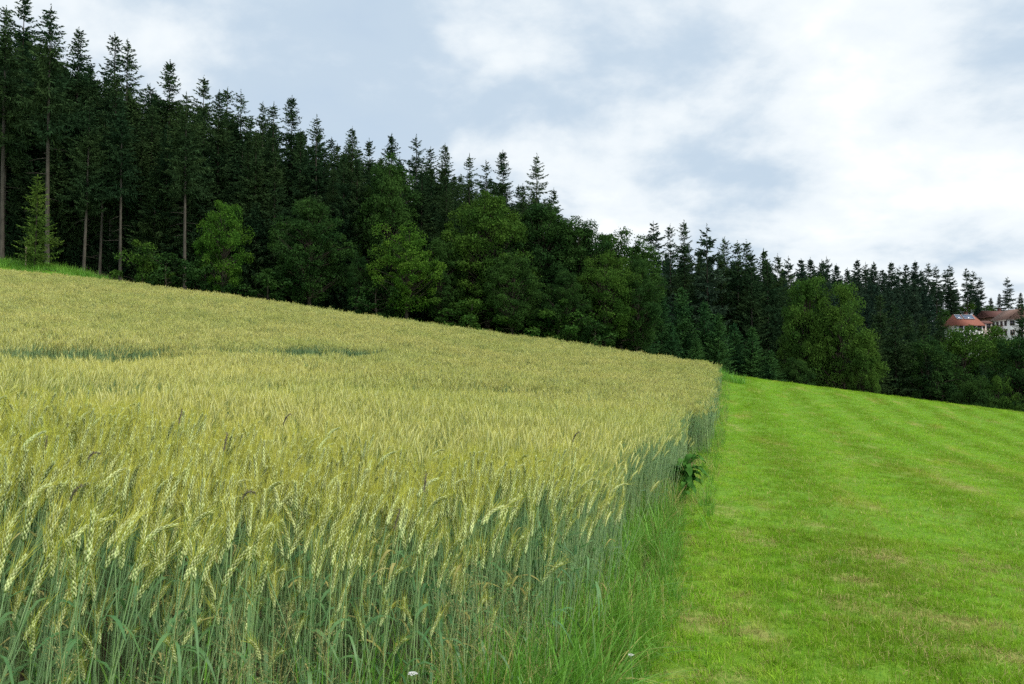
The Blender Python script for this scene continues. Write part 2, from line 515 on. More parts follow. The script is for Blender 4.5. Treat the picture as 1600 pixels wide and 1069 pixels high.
# ------------------------------------------------------------------ wheat
def wheat_parts(g, lod, H=None):
    """one bearded stalk: stem, ear, awns, leaves as separate builders"""
    H = H or g.uniform(.93, 1.07)
    az = g.uniform(0, 2 * math.pi)
    if g.random() < .6:
        az = g.normal(0.4, .9)               # most lean a little the same way
    A = np.array([math.cos(az), math.sin(az), 0])
    up = np.array([0, 0, 1.0])
    lean = abs(g.normal(.0, .085))
    th0 = abs(g.normal(.06, .07)) + 1.5 * lean
    nod = th0 + (g.uniform(.03, .4) if g.random() < .86 else g.uniform(.45, 1.2))
    EL = g.uniform(.105, .145) if lod == 0 else g.uniform(.09, .125)
    ns = {0: 7, 1: 4, 2: 3}[lod]
    t = np.linspace(0, 1, ns)
    sp = A * (lean * H * t ** 2)[:, None] + up * (H * t * (1 - .25 * lean * t))[:, None]
    stem, ear, awn, leaves = MB(), MB(), MB(), []
    stem.tube(sp, np.linspace(.0029, .0019, ns) * (1.5 if lod == 2 else 1), 4 if lod == 0 else 3)
    if lod == 0:                                       # the thicker joints of the straw
        for zq in (.28, .52, .76):
            zq = zq * g.uniform(.94, 1.06)
            q = A * (lean * H * zq ** 2) + up * (H * zq * (1 - .25 * lean * zq))
            stem.tube(np.stack([q - up * .006, q, q + up * .006]), [.0024, .0038, .0024], 4)
    ne = {0: 15, 1: 7, 2: 4}[lod]
    ts = np.linspace(0, 1, ne)
    th = th0 + (nod - th0) * ts ** .8
    d = np.sin(th)[:, None] * A + np.cos(th)[:, None] * up
    pts = sp[-1] + np.concatenate([[np.zeros(3)], np.cumsum((d[1:] + d[:-1]) / 2 * EL / (ne - 1), 0)])
    side0 = np.cross(A, up)
    roll = g.uniform(0, math.pi)
    if lod == 0:
        for i in range(ne):
            tt = ts[i]
            nrm = np.cross(d[i], side0)
            for q in range(3):
                ph = roll + q * 2 * math.pi / 3 + (i % 2) * math.pi / 3
                o = math.cos(ph) * side0 + math.sin(ph) * nrm
                o2 = np.cross(d[i], o)
                wd = .0048 * (1 - .45 * tt) * (.75 + .5 * min(1, tt * 5))
                ax = unit(d[i] + .24 * o)
                c0 = pts[i] + o * wd * .45
                L = .0215 * (1 - .2 * tt)
                v = [c0 - ax * L * .15, c0 + ax * L * .4 + o * wd, c0 + ax * L * .4 + o2 * wd, c0 + ax * L * .4 - o2 * wd, c0 + ax * L * .4 - o * wd * .6, c0 + ax * L]
                ear.add(v, [(0, 2, 1), (0, 1, 3), (0, 4, 2), (0, 3, 4), (5, 1, 2), (5, 3, 1), (5, 2, 4), (5, 4, 3)])
                if g.random() < .84:
                    al = g.uniform(.07, .115) * (1 - .15 * tt)
                    ad = unit(d[i] + o * g.uniform(.12, .34) + g.normal(size=3) * .04)
                    sd_ = perp(ad[None], g)[0] * .00062
                    b0 = c0 + ax * L * .9
                    mid = b0 + ad * al * .5
                    tp = b0 + ad * al + o * al * .05
                    awn.add([b0 - sd_, b0 + sd_, mid + sd_ * .8, mid - sd_ * .8, tp], [(0, 1, 2, 3)])
                    awn.add([mid - sd_ * .8, mid + sd_ * .8, tp], [(0, 1, 2)])
    else:
        rr = .0062 * np.sin(np.clip(ts * .9 + .08, 0, 1) * math.pi) ** .5 * np.where(np.arange(ne) % 2, 1.12, .9)
        ear.tube(pts, np.maximum(rr, .001) * (1 if lod == 1 else 1.25), 4 if lod == 1 else 3)
        na = 18 if lod == 1 else 8
        wdt = .0010 if lod == 1 else .0021
        k = g.integers(0, ne - 1, na)
        b0 = pts[k]
        nrm = np.cross(d[k], side0)
        ph = g.uniform(0, 2 * math.pi, na)[:, None]
        o = np.cos(ph) * side0 + np.sin(ph) * nrm
        ad = unit(d[k] + o * g.uniform(.2, .45, na)[:, None])
        al = g.uniform(.06, .095, na)[:, None]
        sdv = perp(ad, g) * wdt
        v = np.stack([b0 + o * .004 - sdv, b0 + o * .004 + sdv, b0 + ad * al], 1).reshape(-1, 3)
        awn.add(v, np.arange(na * 3).reshape(-1, 3))
    nl = {0: g.integers(1, 3), 1: 1, 2: 1}[lod]
    for q in range(nl):
        leaf = MB()
        leaves.append(leaf)
        z = H * g.uniform(.42, .86)
        la = g.uniform(0, 2 * math.pi)
        D = np.array([math.cos(la), math.sin(la), 0])
        S = np.array([-D[1], D[0], 0])
        L, W = g.uniform(.13, .24), g.uniform(.004, .0075)
        m = 6 if lod == 0 else 3
        u = np.linspace(0, 1, m)
        rise = g.uniform(.5, 1.1)
        base = A * (lean * H * (z / H) ** 2) + up * z
        cp = base + D * (L * u * .75)[:, None] + up * (L * (rise * u - (rise + g.uniform(-.2, .7)) * u ** 2))[:, None]
        ww = W * np.sin(np.clip(.25 + .75 * u, 0, 1) * math.pi) ** .7 + .0004
        tw = S + up * g.uniform(-.5, .5)
        v = np.stack([cp - tw * ww[:, None], cp + tw * ww[:, None]], 1).reshape(-1, 3)
        i = np.arange(m - 1) * 2
        leaf.add(v, np.stack([i, i + 1, i + 3, i + 2], 1))
    return stem, ear, awn, leaves


WM = [M['stem'], M['ear'], M['awn'], M['blade'], M['grass_dry']]
WMF = [M['stem'], M['ear_far'], M['awn_far'], M['blade'], M['grass_dry']]


def wheat_all(g, lod, b=None, off=(0, 0, 0), H=None):
    b = b or MB()
    st, ea, aw, lv = wheat_parts(g, lod, H)
    for k, part in [(0, st), (1, ea), (2, aw)] + [(3, q) for q in lv]:
        part.v = [v + np.array(off) for v in part.v]
        b.join(part, k)
    return b


g = np.random.default_rng(5)
near_parts = [wheat_parts(g, 0) for _ in range(20)]
near_meshes = []
for pr in near_parts:
    b = MB()
    for k, part in [(0, pr[0]), (1, pr[1]), (2, pr[2])] + [(3 + (len(near_meshes) % 7 == 0), q) for q in pr[3]]:
        b.join(part, k)
    near_meshes.append(b.mesh('wheat_near', WM))
mid_meshes = [wheat_all(g, 1).mesh('wheat_mid', WMF) for _ in range(18)]
far_meshes = []
CL = .36
for _ in range(12):
    b = MB()
    for q in range(34):
        wheat_all(g, 2, b, (g.uniform(-CL / 2, CL / 2), g.uniform(-CL / 2, CL / 2), g.normal(0, .03)))
    far_meshes.append(b.mesh('wheat_far', WMF))

# wheel tracks that cross the crop
TRACKS = [([(-10.0, 9.5), (-8.6, 13.5), (-8.2, 16.5), (-7.9, 18.5), (-7.4, 20.5), (-6.9, 22.5), (-5.9, 25.5), (-4.6, 28), (-2, 30)], 3.0, [1, 1, 1, .12, .15, 1, 1, .2, .15, 0]),
          ([(-4.9, 5.2), (-4.4, 7.6), (-3.7, 10), (-2.5, 13.0), (0, 16)], 1.1, [.6, .55, .35, .45, .3, .2])]


def track_drop(X, Y):
    """how far the crop is pressed down (0 to 1): a dip that runs out gently on the near side and ends at a wall of stems"""
    out = np.zeros_like(X)
    for pts, wd, amt in TRACKS:
        p = np.array(pts, float)
        best, sgn, am = np.full_like(X, 1e9), np.zeros_like(X), np.zeros_like(X)
        for k, (a, b) in enumerate(zip(p[:-1], p[1:])):
            ab = b - a
            t = np.clip(((X - a[0]) * ab[0] + (Y - a[1]) * ab[1]) / (ab @ ab), 0, 1)
            ds = np.hypot(X - a[0] - t * ab[0], Y - a[1] - t * ab[1])
            cl = ds < best
            best = np.where(cl, ds, best)
            sgn = np.where(cl, (X - a[0]) * ab[1] - (Y - a[1]) * ab[0], sgn)
            am = np.where(cl, amt[k] * (1 - t) + amt[k + 1] * t, am)
        wob = .75 + .5 * vnoise(X * .8 + 9, Y * .8, 21)
        out = np.maximum(out, np.where(sgn > 0, 1 - sm(.25, wd, best), 1 - sm(.12, .3, best)) * np.clip(am * wob, 0, 1))
    return out


def field_points(y0, y1, dens, jit=1.0):
    """even jittered points inside the crop between two distances"""
    st = 1 / math.sqrt(dens)
    xs = np.arange(-.80 * y1 - 1.2, .28 * y1 + .5, st)
    ys = np.arange(y0, y1, st)
    X, Y = np.meshgrid(xs, ys)
    X = (X + rng.uniform(-.5, .5, X.shape) * st * jit).ravel()
    Y = (Y + rng.uniform(-.5, .5, Y.shape) * st * jit).ravel()
    s = edge_s(X, Y)
    wob = (vnoise(Y * .9, Y * 0, 5) - .5) * .35 + (vnoise(Y * 3.5, Y * 0, 6) - .5) * .22
    wob = wob + .26 * (1 - sm(9, 17, Y)) * sm(2, 4, Y)
    thin = rng.random(len(X)) < .35 + .65 * sm(0, .35, s - wob)
    ok = (s > wob) & thin & (Y > field_front(X) + (vnoise(X * 3, X * 0, 8) - .5) * .16) & (Y < field_far(X)) & (X > -.74 * Y - 1.0)
    X, Y = X[ok], Y[ok]
    return X, Y


def wheat_pose(X, Y, clump=False):
    n = len(X)
    w1 = vnoise(X * .55, Y * .55, 31) * 2 - 1
    w2 = vnoise(X * .55 + 50, Y * .55, 32) * 2 - 1
    rot = np.zeros((n, 3))
    rot[:, 0] = w1 * .13 + rng.normal(0, .03 if clump else .05, n)
    rot[:, 1] = w2 * .13 + .05 + rng.normal(0, .03 if clump else .05, n)
    rot[:, 2] = rng.uniform(0, 2 * math.pi, n) if clump else rng.normal(0, .9, n)
    h = .97 + .10 * (vnoise(X * .35, Y * .35, 41) - .5) + .10 * (vnoise(X * 1.7, Y * 1.7, 42) - .5) + rng.normal(0, .025, n)
    s = edge_s(X, Y)
    out = (1 - sm(.0, .5, s)) * rng.random(n)                 # the outermost stalks lean out over the grass
    if not clump:
        rot[:, 1] += .12 * out
        rot[:, 2] *= 1 - .6 * out
    h = h * (1 - .16 * (1 - sm(0, .4, s)) * rng.random(n))
    return rot, h


# nearest zone: full detail; the 300 stalks that show largest are things of their own
X, Y = field_points(1.6, 5.6, 290)
keep = rng.random(len(X)) > sm(4.0, 5.6, Y)
X, Y = X[keep], Y[keep]
rot, h = wheat_pose(X, Y)
fd = Y - field_front(X)
short = rng.random(len(X)) < np.where(fd < .6, .62, .12)
h = h * np.where(short, rng.uniform(.62, 1.0, len(X)), 1.0)
u = X / Y
front = (np.abs(u + .28) < .42)
order = np.argsort(np.where(front, (Y - field_front(X)) + .25 * Y, 99))
top = order[:300]
meshes = [[p.mesh(nm, mt) for p, nm, mt in zip(pr[:3], ('stem', 'ear', 'awns'), WM)] + [[p.mesh('leaf', M['grass_dry'] if i % 7 == 0 else M['blade']) for p in pr[3]]] for i, pr in enumerate(near_parts)]
for k in top:
    v = int(rng.integers(0, len(meshes)))
    r = link('wheat_stalk', None, loc=(X[k], Y[k], gz(X[k], Y[k]) - .01))
    r.rotation_euler = tuple(rot[k])
    r.scale = (h[k],) * 3
    tag(r, 'single bearded wheat stalk in the front rows at the near edge of the crop', 'wheat stalk', 'front row wheat stalks')
    st, ea, aw, lf = meshes[v]
    link('stem', st, r)
    e = link('ear', ea, r)
    link('awns', aw, e)
    for q in lf:
        link('leaf', q, r)
rest = np.setdiff1d(np.arange(len(X)), top)
scatter('near_wheat', 'close dense bearded wheat behind the front stalks', 'wheat', protos('wheat_near', near_meshes),
        np.stack([X, Y, ground(X, Y) - .01], 1)[rest], rot[rest], h[rest], rng.integers(0, len(near_meshes), len(rest)))

X, Y = field_points(4.0, 17, 330)
keep = rng.random(len(X)) < sm(4.0, 5.6, Y) * (1 - sm(12, 17, Y))
X, Y = X[keep], Y[keep]
rot, h = wheat_pose(X, Y)
td = track_drop(X, Y)
keep = rng.random(len(X)) > sm(.7, 1, td) * .75
X, Y, rot, h, td = X[keep], Y[keep], rot[keep], h[keep], td[keep]
h = h * (1 - .55 * td)
scatter('middle_wheat', 'yellow green bearded wheat in the middle of the field', 'wheat', protos('wheat_mid', mid_meshes),
        np.stack([X, Y, ground(X, Y) - .01], 1), rot, h, rng.integers(0, len(mid_meshes), len(X)))

X, Y = field_points(12, 56, 1 / (CL * .86) ** 2)
keep = rng.random(len(X)) < sm(12, 17, Y)
X, Y = X[keep], Y[keep]
rot, h = wheat_pose(X, Y, True)
td = track_drop(X, Y)
keep = rng.random(len(X)) > sm(.7, 1, td) * .8
X, Y, rot, h, td = X[keep], Y[keep], rot[keep], h[keep], td[keep]
h = h * (1 - .6 * td)
h = h + rng.normal(0, .035, len(h))
scl = np.stack([np.ones_like(h), np.ones_like(h), h], 1)
scatter('far_wheat', 'pale yellow wheat running up the slope to the forest', 'wheat', protos('wheat_far', far_meshes),
        np.stack([X, Y, ground(X, Y) - .01], 1), rot, scl, rng.integers(0, len(far_meshes), len(X)))


# ------------------------------------------------------------------ grass
def blades(g, n, spread, h0, h1, w, lean, seg=3, dry=0.0):
    b = MB()
    for _ in range(n):
        r, a = spread * math.sqrt(g.random()), g.uniform(0, 2 * math.pi)
        base = np.array([r * math.cos(a), r * math.sin(a), -.006])
        la = a + g.normal(0, 1.2)
        D = np.array([math.cos(la), math.sin(la), 0])
        S = np.array([-D[1], D[0], 0])
        L = g.uniform(h0, h1)
        bend = abs(g.normal(lean, lean * .6))
        u = np.linspace(0, 1, seg + 1)
        cp = base + D * (L * bend * u ** 1.8)[:, None] + np.array([0, 0, 1.]) * (L * (u - .45 * min(bend, 1.1) * u ** 2.2))[:, None]
        ww = w * g.uniform(.6, 1.2) * (1 - u ** 1.6) + w * .04
        v = np.stack([cp - S * ww[:, None], cp + S * ww[:, None]], 1).reshape(-1, 3)
        i = np.arange(seg) * 2
        b.add(v, np.stack([i, i + 1, i + 3, i + 2], 1), 1 if g.random() < dry else 0)
    return b


g = np.random.default_rng(8)
lawn_near = [blades(g, 32, .075, .030, .08, .0021, .65, 2, .13).mesh('lawn', [M['grass'], M['grass_dry']]) for _ in range(8)]
lawn_near += [blades(g, 36, .075, .025, .06, .0020, 1.0, 2).mesh('lawn', M['grass_dry']) for _ in range(3)]
lawn_mid = [blades(g, 40, .13, .035, .08, .0034, .7, 1, .12).mesh('lawn', [M['grass'], M['grass_dry']]) for _ in range(6)]
lawn_mid += [blades(g, 24, .12, .02, .05, .0026, 1.2, 1).mesh('lawn', M['grass_dry']) for _ in range(2)]
lawn_far = [blades(g, 46, .30, .05, .09, .006, .7, 1, .08).mesh('lawn', [M['grass'], M['grass_dry']]) for _ in range(5)]


def lawn_points(y0, y1, dens):
    n = int(dens * (y1 - y0) * (1.0 * y1 + 2))
    Y = rng.uniform(y0, y1, n)
    X = rng.uniform(-.3 * y1 - 1.2, .80 * y1 + 1.5, n)
    s = edge_s(X, Y)
    inside = (s < -.02) | (Y < field_front(X) - .25)
    ok = inside & (X < .76 * Y + 1.2) & (X > -.75 * Y - 1)
    return X[ok], Y[ok]


for nm, lab, y0, y1, dens, ms, nd, sc in (('short_grass', 'short mown meadow grass close to the camera', 3.0, 9.5, 230, lawn_near, 3, 1.0),
                                      ('meadow_grass', 'mown green meadow grass in the middle distance', 9.5, 24, 62, lawn_mid, 2, 1.0),
                                      ('distant_grass', 'bright mown meadow grass up to the crest', 24, 58, 15, lawn_far, 0, 1.0)):
    X, Y = lawn_points(y0, y1, dens)
    dm = dry_mask(X, Y)
    n = len(X)
    pn = vnoise((X - .27 * Y) * 1.5, Y * .5, 61)
    idx = rng.integers(0, len(ms) - nd, n)
    if nd:
        p = np.clip(dm * 1.0 + .35 * sm(.62, .85, pn) + .05, 0, .92)
        dry = rng.random(n) < p
        idx = np.where(dry, len(ms) - nd + rng.integers(0, nd, n), idx)
    scl = (.85 + .4 * vnoise((X - .27 * Y) * 4, Y * 1.6, 62)) * (1 - .2 * dm) * rng.uniform(.8, 1.2, n) * sc
    band = .5 + .5 * np.sin((edge_s(X, Y)) * 2 * math.pi / 2.6)
    scl = scl * (.9 + .2 * band)
    rot = np.stack([rng.normal(0, .1, n), rng.normal(0, .1, n) + .12 * (band - .5), rng.uniform(0, 6.28, n)], 1)
    scatter(nm, lab, 'grass', protos(nm + '_tuft', ms), np.stack([X, Y, ground(X, Y)], 1), rot, scl, idx)

# tall unmown grass along the crop's side and in front of it
tall = [blades(g, 14, .06, .20, .55, .0044, .52, 6, .10).mesh('tall', [M['grass_tall'], M['grass_dry']]) for _ in range(7)]
tall += [blades(g, 10, .05, .25, .50, .0026, .6, 5).mesh('tall', M['grass_dry']) for _ in range(2)]
Xs, Ys, sc_ = [], [], []
for _ in range(1050):                                      # beside the crop
    y = 2.6 + 8.4 * rng.random() ** 1.3
    wd = float(np.interp(y, [2.5, 4.3, 5.3, 6, 8.4, 10], [.10, .15, .26, .31, .15, .06]))
    s = .42 - (wd + .42) * rng.random() if rng.random() < .93 else -wd * rng.uniform(.8, 1.6)
    Xs.append(.27 * y - .66 - s); Ys.append(y)
    sc_.append(rng.uniform(.35, 1.2) * (1 - .6 * max(0, -s) / wd) * (1.15 if y < 5.2 else 1.0))
for _ in range(900):                                       # farther along the side
    y = rng.uniform(9, 50)
    s = rng.uniform(-.35 - .008 * y, .2)
    Xs.append(.27 * y - .66 - s); Ys.append(y)
    sc_.append(rng.uniform(.35, .8))
for _ in range(330):                                       # along the near front
    x = rng.uniform(-2.2, .35)
    y = float(field_front(x)) + rng.uniform(-.12, .35)
    Xs.append(x); Ys.append(y)
    sc_.append(rng.uniform(.9, 1.55) if rng.random() < .85 else rng.uniform(1.4, 1.75))
for _ in range(170):                                       # odd tufts that the mower left
    y = rng.uniform(3.6, 16)
    x = .27 * y - .2 + rng.random() ** 1.5 * .5 * y
    Xs.append(x); Ys.append(y)
    sc_.append(rng.uniform(.16, .32))
X, Y = np.array(Xs), np.array(Ys)
n = len(X)
scatter('tall_grass', 'tall rank green grass along the foot of the wheat', 'grass', protos('tall_grass_tuft', tall),
        np.stack([X, Y, ground(X, Y)], 1), np.stack([rng.normal(0, .1, n), rng.normal(.08, .1, n), rng.uniform(0, 6.28, n)], 1),
        np.array(sc_), np.where(rng.random(n) < np.where(Y > 9, .62, .92), rng.integers(0, 7, n), rng.integers(7, 9, n)))

# grass verge between the crop and the forest
n = 1500
X = rng.uniform(-52, 14, n)
Y = field_far(X) + rng.uniform(.2, 7.5, n)
scatter('verge_grass', 'long bright grass on the verge between wheat and forest', 'grass', protos('verge_tuft', [blades(g, 40, .35, .25, .6, .012, .5, 2).mesh('verge', M['grass_tall']) for _ in range(4)]),
        np.stack([X, Y, ground(X, Y)], 1), np.stack([np.zeros(n), np.zeros(n), rng.uniform(0, 6.28, n)], 1), rng.uniform(.7, 1.4, n), rng.integers(0, 4, n))


# ------------------------------------------------------------------ trees
def spruce(g, H=20., cb=.3, Rm=2.5, dens=1.0, sparse_top=0.0, droop=.25, tw=1.0, dead=True):
    """returns trunk and crown builders of a Norway spruce"""
    trunk, crown = MB(), MB()
    z = np.array([-.4, 0, .3, .08 * H, .35 * H, .7 * H, .99 * H])
    r0 = .0088 * H
    bend = np.array([g.normal(0, .15), g.normal(0, .15)])
    cx = np.stack([bend[0] * np.sin(z / H * 2), bend[1] * np.sin(z / H * 2), z], 1)
    cx -= np.array([cx[1][0], cx[1][1], 0]) * 0
    trunk.tube(cx, r0 * np.array([1.35, 1.3, 1.1, .95, .72, .40, .04]), 9)
    P, D, L, W = [], [], [], []
    z0 = cb * H
    nbr = int((H - z0) * 19 * dens)
    hs = np.sort(z0 + (H * .975 - z0) * (g.random(nbr) ** .92))
    gap = g.uniform(0, 6.28, 3)                        # sides where the crown is thinner
    for k, zb in enumerate(hs):
        f = (zb - z0) / (H - z0)                      # 0 at crown base, 1 at top
        rad = 1.12 * Rm * (1 - f) ** .80 * (.6 + .4 * min(1, f * 4)) + .04
        rad *= .96 + .08 * math.sin(zb * 1.3 + gap[0])
        if g.random() < .04 + sparse_top * f * (1 if f < .8 else .4):
            continue
        az = k * 2.39996 + g.normal(0, .5)
        rad *= 1 - .22 * max(0, math.cos(az - gap[1] - zb * .25))
        Lb = rad * g.choice([.5, .7, .85, 1.0, 1.05, 1.15]) * g.uniform(.9, 1.1)
        A = np.array([math.cos(az), math.sin(az), 0])
        S = np.array([-A[1], A[0], 0])
        rise = .42 * f ** 1.5 - droop * (1 - f) + g.normal(0, .09)
        cur = .30 * (1 - f) + .08
        xy = np.array([bend[0] * math.sin(zb / H * 2), bend[1] * math.sin(zb / H * 2), zb])
        nst = max(3, int(Lb / .17))
        t = np.linspace(.1, 1, nst)
        pts = xy + A * (Lb * t)[:, None] + np.array([0, 0, 1.]) * (Lb * (rise * t - .5 * cur * t + cur * t ** 2.2 * .7))[:, None]
        tl = (.20 + .34 * (1 - t) * min(1.6, Lb)) * tw
        for sgn in (-1, 1):
            d = A * .75 + S * sgn * g.uniform(.6, 1.0) + np.array([0, 0, -.25])
            dd = unit(np.tile(d, (nst, 1)) + g.normal(size=(nst, 3)) * .25)
            P.append(pts); D.append(dd); L.append(tl * g.uniform(.7, 1.3, nst)); W.append(np.full(nst, .055 * tw))
        dd = unit(np.array([0, 0, -1.]) + g.normal(size=(nst, 3)) * .3 + A * .2)      # hanging twigs
        P.append(pts); D.append(dd); L.append((.14 + .52 * (1 - f) * np.sin(t * math.pi * .9 + .2)) * tw * g.uniform(.6, 1.3, nst)); W.append(np.full(nst, .05 * tw))
        dd = unit(A + np.array([0, 0, .2]) + g.normal(size=(nst, 3)) * .25)            # along the bough
        P.append(pts); D.append(dd); L.append(np.full(nst, .28 * tw)); W.append(np.full(nst, .055 * tw))
    # the leader
    nt = 16
    zz = np.linspace(H * .95, H * .995, nt)
    P.append(np.stack([np.full(nt, bend[0] * .9), np.full(nt, bend[1] * .9), zz], 1))
    D.append(unit(g.normal(size=(nt, 3)) * .5 + np.array([0, 0, 1.]))); L.append(np.linspace(.3, .12, nt)); W.append(np.full(nt, .04))
    P, D, L, W = np.concatenate(P), np.concatenate(D), np.concatenate(L), np.concatenate(W)
    crown.kites(P, D, L, W, perp(D, g), wide=.4)
    if dead and cb > .2:                               # bare dead branches below the crown
        for _ in range(int(26 * cb)):
            zb = g.uniform(.1, 1) * z0
            az = g.uniform(0, 6.28)
            Lb = g.uniform(.5, 1.8)
            A = np.array([math.cos(az), math.sin(az), g.uniform(-.45, .05)])
            q = np.array([bend[0] * math.sin(zb / H * 2), bend[1] * math.sin(zb / H * 2), zb])
            trunk.tube(np.stack([q, q + A * Lb * .5, q + A * Lb + np.array([0, 0, -.1])]), [.022, .014, .005], 3)
    return trunk, crown


def broadleaf(g, H=12., Wd=4.5, cb=.15, nclump=70, leaf=.17, per=190, lobes=1.0):
    """returns trunk (with limbs) and crown builders of a broadleaf tree"""
    trunk, crown = MB(), MB()
    lx, ly = g.normal(0, .03 * H), g.normal(0, .03 * H)
    ztop = .72 * H
    z = np.linspace(-.3, ztop, 7)
    px = np.stack([lx * (z / H) ** 2 + .1 * np.sin(z), ly * (z / H) ** 2, z], 1)
    rad = .02 * H * (1 - .85 * np.clip(z / ztop, 0, 1)) + .02
    rad[0] *= 1.3
    trunk.tube(px, rad, 8)
    C = []
    ph0 = g.uniform(0, 6.28)
    while len(C) < nclump:
        p = g.uniform(-1, 1, 3)
        r = np.linalg.norm(p)
        if r > 1 or (r < .55 and g.random() < .7):
            continue
        hz = (p[2] + 1) / 2
        prof = 1.0 - .35 * abs(hz - .42) ** 1.3 * 1.4
        c = np.array([p[0] * Wd * prof, p[1] * Wd * prof, (cb + (1 - cb) * hz) * H])
        c[:2] *= 1 + .22 * math.sin(3 * math.atan2(p[1], p[0]) + 4 * hz + ph0) * lobes
        c += g.normal(0, .3, 3) * lobes
        C.append(c)
    C = np.array(C)
    C[:, 2] = np.minimum(C[:, 2], H * .97)
    for c in C[::2]:
        zb = min(ztop * .95, max(.12 * H, c[2] - g.uniform(.12, .3) * H))
        b = np.array([np.interp(zb, z, px[:, 0]), np.interp(zb, z, px[:, 1]), zb])
        mid = (b + c) / 2 + np.array([0, 0, .08 * H]) * g.uniform(-.3, .8)
        trunk.tube(np.stack([b, mid, c]), [.0075 * H, .0045 * H, .012], 4)
    P, D, L, W, S = [], [], [], [], []
    for c in C:
        rc = g.choice([.45, .6, .8, 1.0]) * g.uniform(.85, 1.15) * (Wd / 4.5) ** .6
        n = int(per * g.uniform(.6, 1.3))
        d = unit(g.normal(size=(n, 3)))
        d[:, 2] = np.abs(d[:, 2]) * np.where(g.random(n) < .72, 1, -1)
        p = c + d * (rc * g.uniform(.25, 1.0, n) ** .5)[:, None] * np.array([1.1, 1.1, .85])
        nrm = unit(d * .6 + np.array([0, 0, .45]) + g.normal(size=(n, 3)) * .7)
        ax = unit(np.cross(nrm, g.normal(size=(n, 3))))
        P.append(p); D.append(ax); S.append(unit(np.cross(nrm, ax)))
        L.append(leaf * g.uniform(.7, 1.3, n)); W.append(leaf * .36 * g.uniform(.7, 1.3, n))
    crown.kites(np.concatenate(P), np.concatenate(D), np.concatenate(L), np.concatenate(W), np.concatenate(S), wide=.5)
    return trunk, crown


g = np.random.default_rng(21)


def tree_kind(trunk, crown, bark, leaf, H):
    both = MB().join(trunk, 0).join(crown, 1)
    return dict(t=trunk.mesh('trunk', bark), c=crown.mesh('crown', leaf), H=H, both=both, mats=[bark, leaf])


K = {}
for i in range(3):
    K['edge%d' % i] = tree_kind(*spruce(g, 20, [.46, .5, .34][i], 3.0, 1.0, .05), M['bark'], M['needle'], 20)
for i in range(4):
    K['full%d' % i] = tree_kind(*spruce(g, 20, [.14, .2, .1, .24][i], [3.5, 3.2, 3.7, 3.0][i], 1.1, .03, [.25, .3, .2, .35][i]), M['bark_dark'], M['needle'], 20)
for i in range(3):
    K['thin%d' % i] = tree_kind(*spruce(g, 20, [.3, .35, .45][i], [2.9, 3.1, 3.1][i], .8, [.3, .2, .35][i], .3), M['bark'], M['needle'], 20)
for i in range(3):
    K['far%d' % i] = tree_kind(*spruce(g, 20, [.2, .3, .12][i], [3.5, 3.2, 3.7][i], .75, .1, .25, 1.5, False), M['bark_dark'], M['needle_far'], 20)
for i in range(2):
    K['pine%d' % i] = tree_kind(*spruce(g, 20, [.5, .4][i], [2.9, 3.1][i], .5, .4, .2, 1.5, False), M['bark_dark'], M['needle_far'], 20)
K['low0'] = tree_kind(*spruce(g, 20, .02, 5.5, .8, .1, .2, 1.8, False), M['bark_dark'], M['needle'], 20)
for i in range(3):
    K['young%d' % i] = tree_kind(*spruce(g, 9, .03, [2.4, 2.7, 2.2][i], 1.9, .0, .12, .85, False), M['bark_dark'], M['needle_young'], 9)
for i in range(3):
    K['dark%d' % i] = tree_kind(*broadleaf(g, 12, [4.0, 3.6, 4.6][i], .08, 190, .18, 210), M['bark_dark'], M['leaf_dark'], 12)
for i in range(3):
    K['mid%d' % i] = tree_kind(*broadleaf(g, 12, [4.2, 3.7, 4.8][i], .06, 190, .18, 210), M['bark_dark'], M['leaf_mid'], 12)
M['leaf_fresh'] = leaf_mat('fresh_leaves', (.050, .120, .024), (.095, .180, .030), trans=.25, noise=.5, spec=.1)
for i in range(2):
    K['fresh%d' % i] = tree_kind(*broadleaf(g, 12, [4.0, 4.3][i], .04, 210, .18, 210), M['bark_dark'], M['leaf_fresh'], 12)
for i in range(2):
    K['lime%d' % i] = tree_kind(*broadleaf(g, 8, [2.8, 3.0][i], .10, 105, .15, 180), M['bark_dark'], M['leaf_lime'], 8)
M['needle_sapling'] = leaf_mat('sapling_needles', (.060, .125, .026), (.115, .185, .034), trans=.2, noise=.5, spec=.1)
K['young3'] = tree_kind(*spruce(g, 9, .03, 2.3, 1.0, .0, .1, .8, False), M['bark_dark'], M['needle_sapling'], 9)
K['bush0'] = tree_kind(*broadleaf(g, 3, 1.6, .0, 26, .14, 150), M['bark_dark'], M['leaf_dark'], 3)
K['bush1'] = tree_kind(*broadleaf(g, 3, 1.7, .0, 26, .14, 150), M['bark_dark'], M['leaf_mid'], 3)

rt = random.Random(4)
NAME = dict(edge='spruce_tree', full='spruce_tree', thin='spruce_tree', far='spruce_tree', pine='spruce_tree', young='young_spruce',
            dark='broadleaf_tree', mid='broadleaf_tree', fresh='broadleaf_tree', lime='broadleaf_tree', bush='shrub')


def place_tree(kind, x, y, height, label, group=None, wide=1.0):
    k = K[kind]
    s = height / k['H']
    base = kind.rstrip('0123456789')
    r = link(NAME[base], None, loc=(x, y, gz(x, y) - .05), rotz=rt.uniform(0, 6.28))
    sw = s * wide if s < 1 else (s * .6 + .4) * wide
    r.scale = (sw, sw, s)
    cat = {'bush': 'shrub'}.get(base, 'tree')
    tag(r, label, cat, group)
    link('trunk', k['t'], r)
    link('crown', k['c'], r)
    return r


def px_tree(kind, px, ptop, Y, label, group=None, wide=1.0):
    """a tree whose top is seen at (px, ptop) and that stands Y metres away"""
    x, y, zt = at(px, ptop, Y)
    return place_tree(kind, x, y, max(2.0, zt - gz(x, y)), label, group, wide)


SP = 'spruces along the forest skyline'
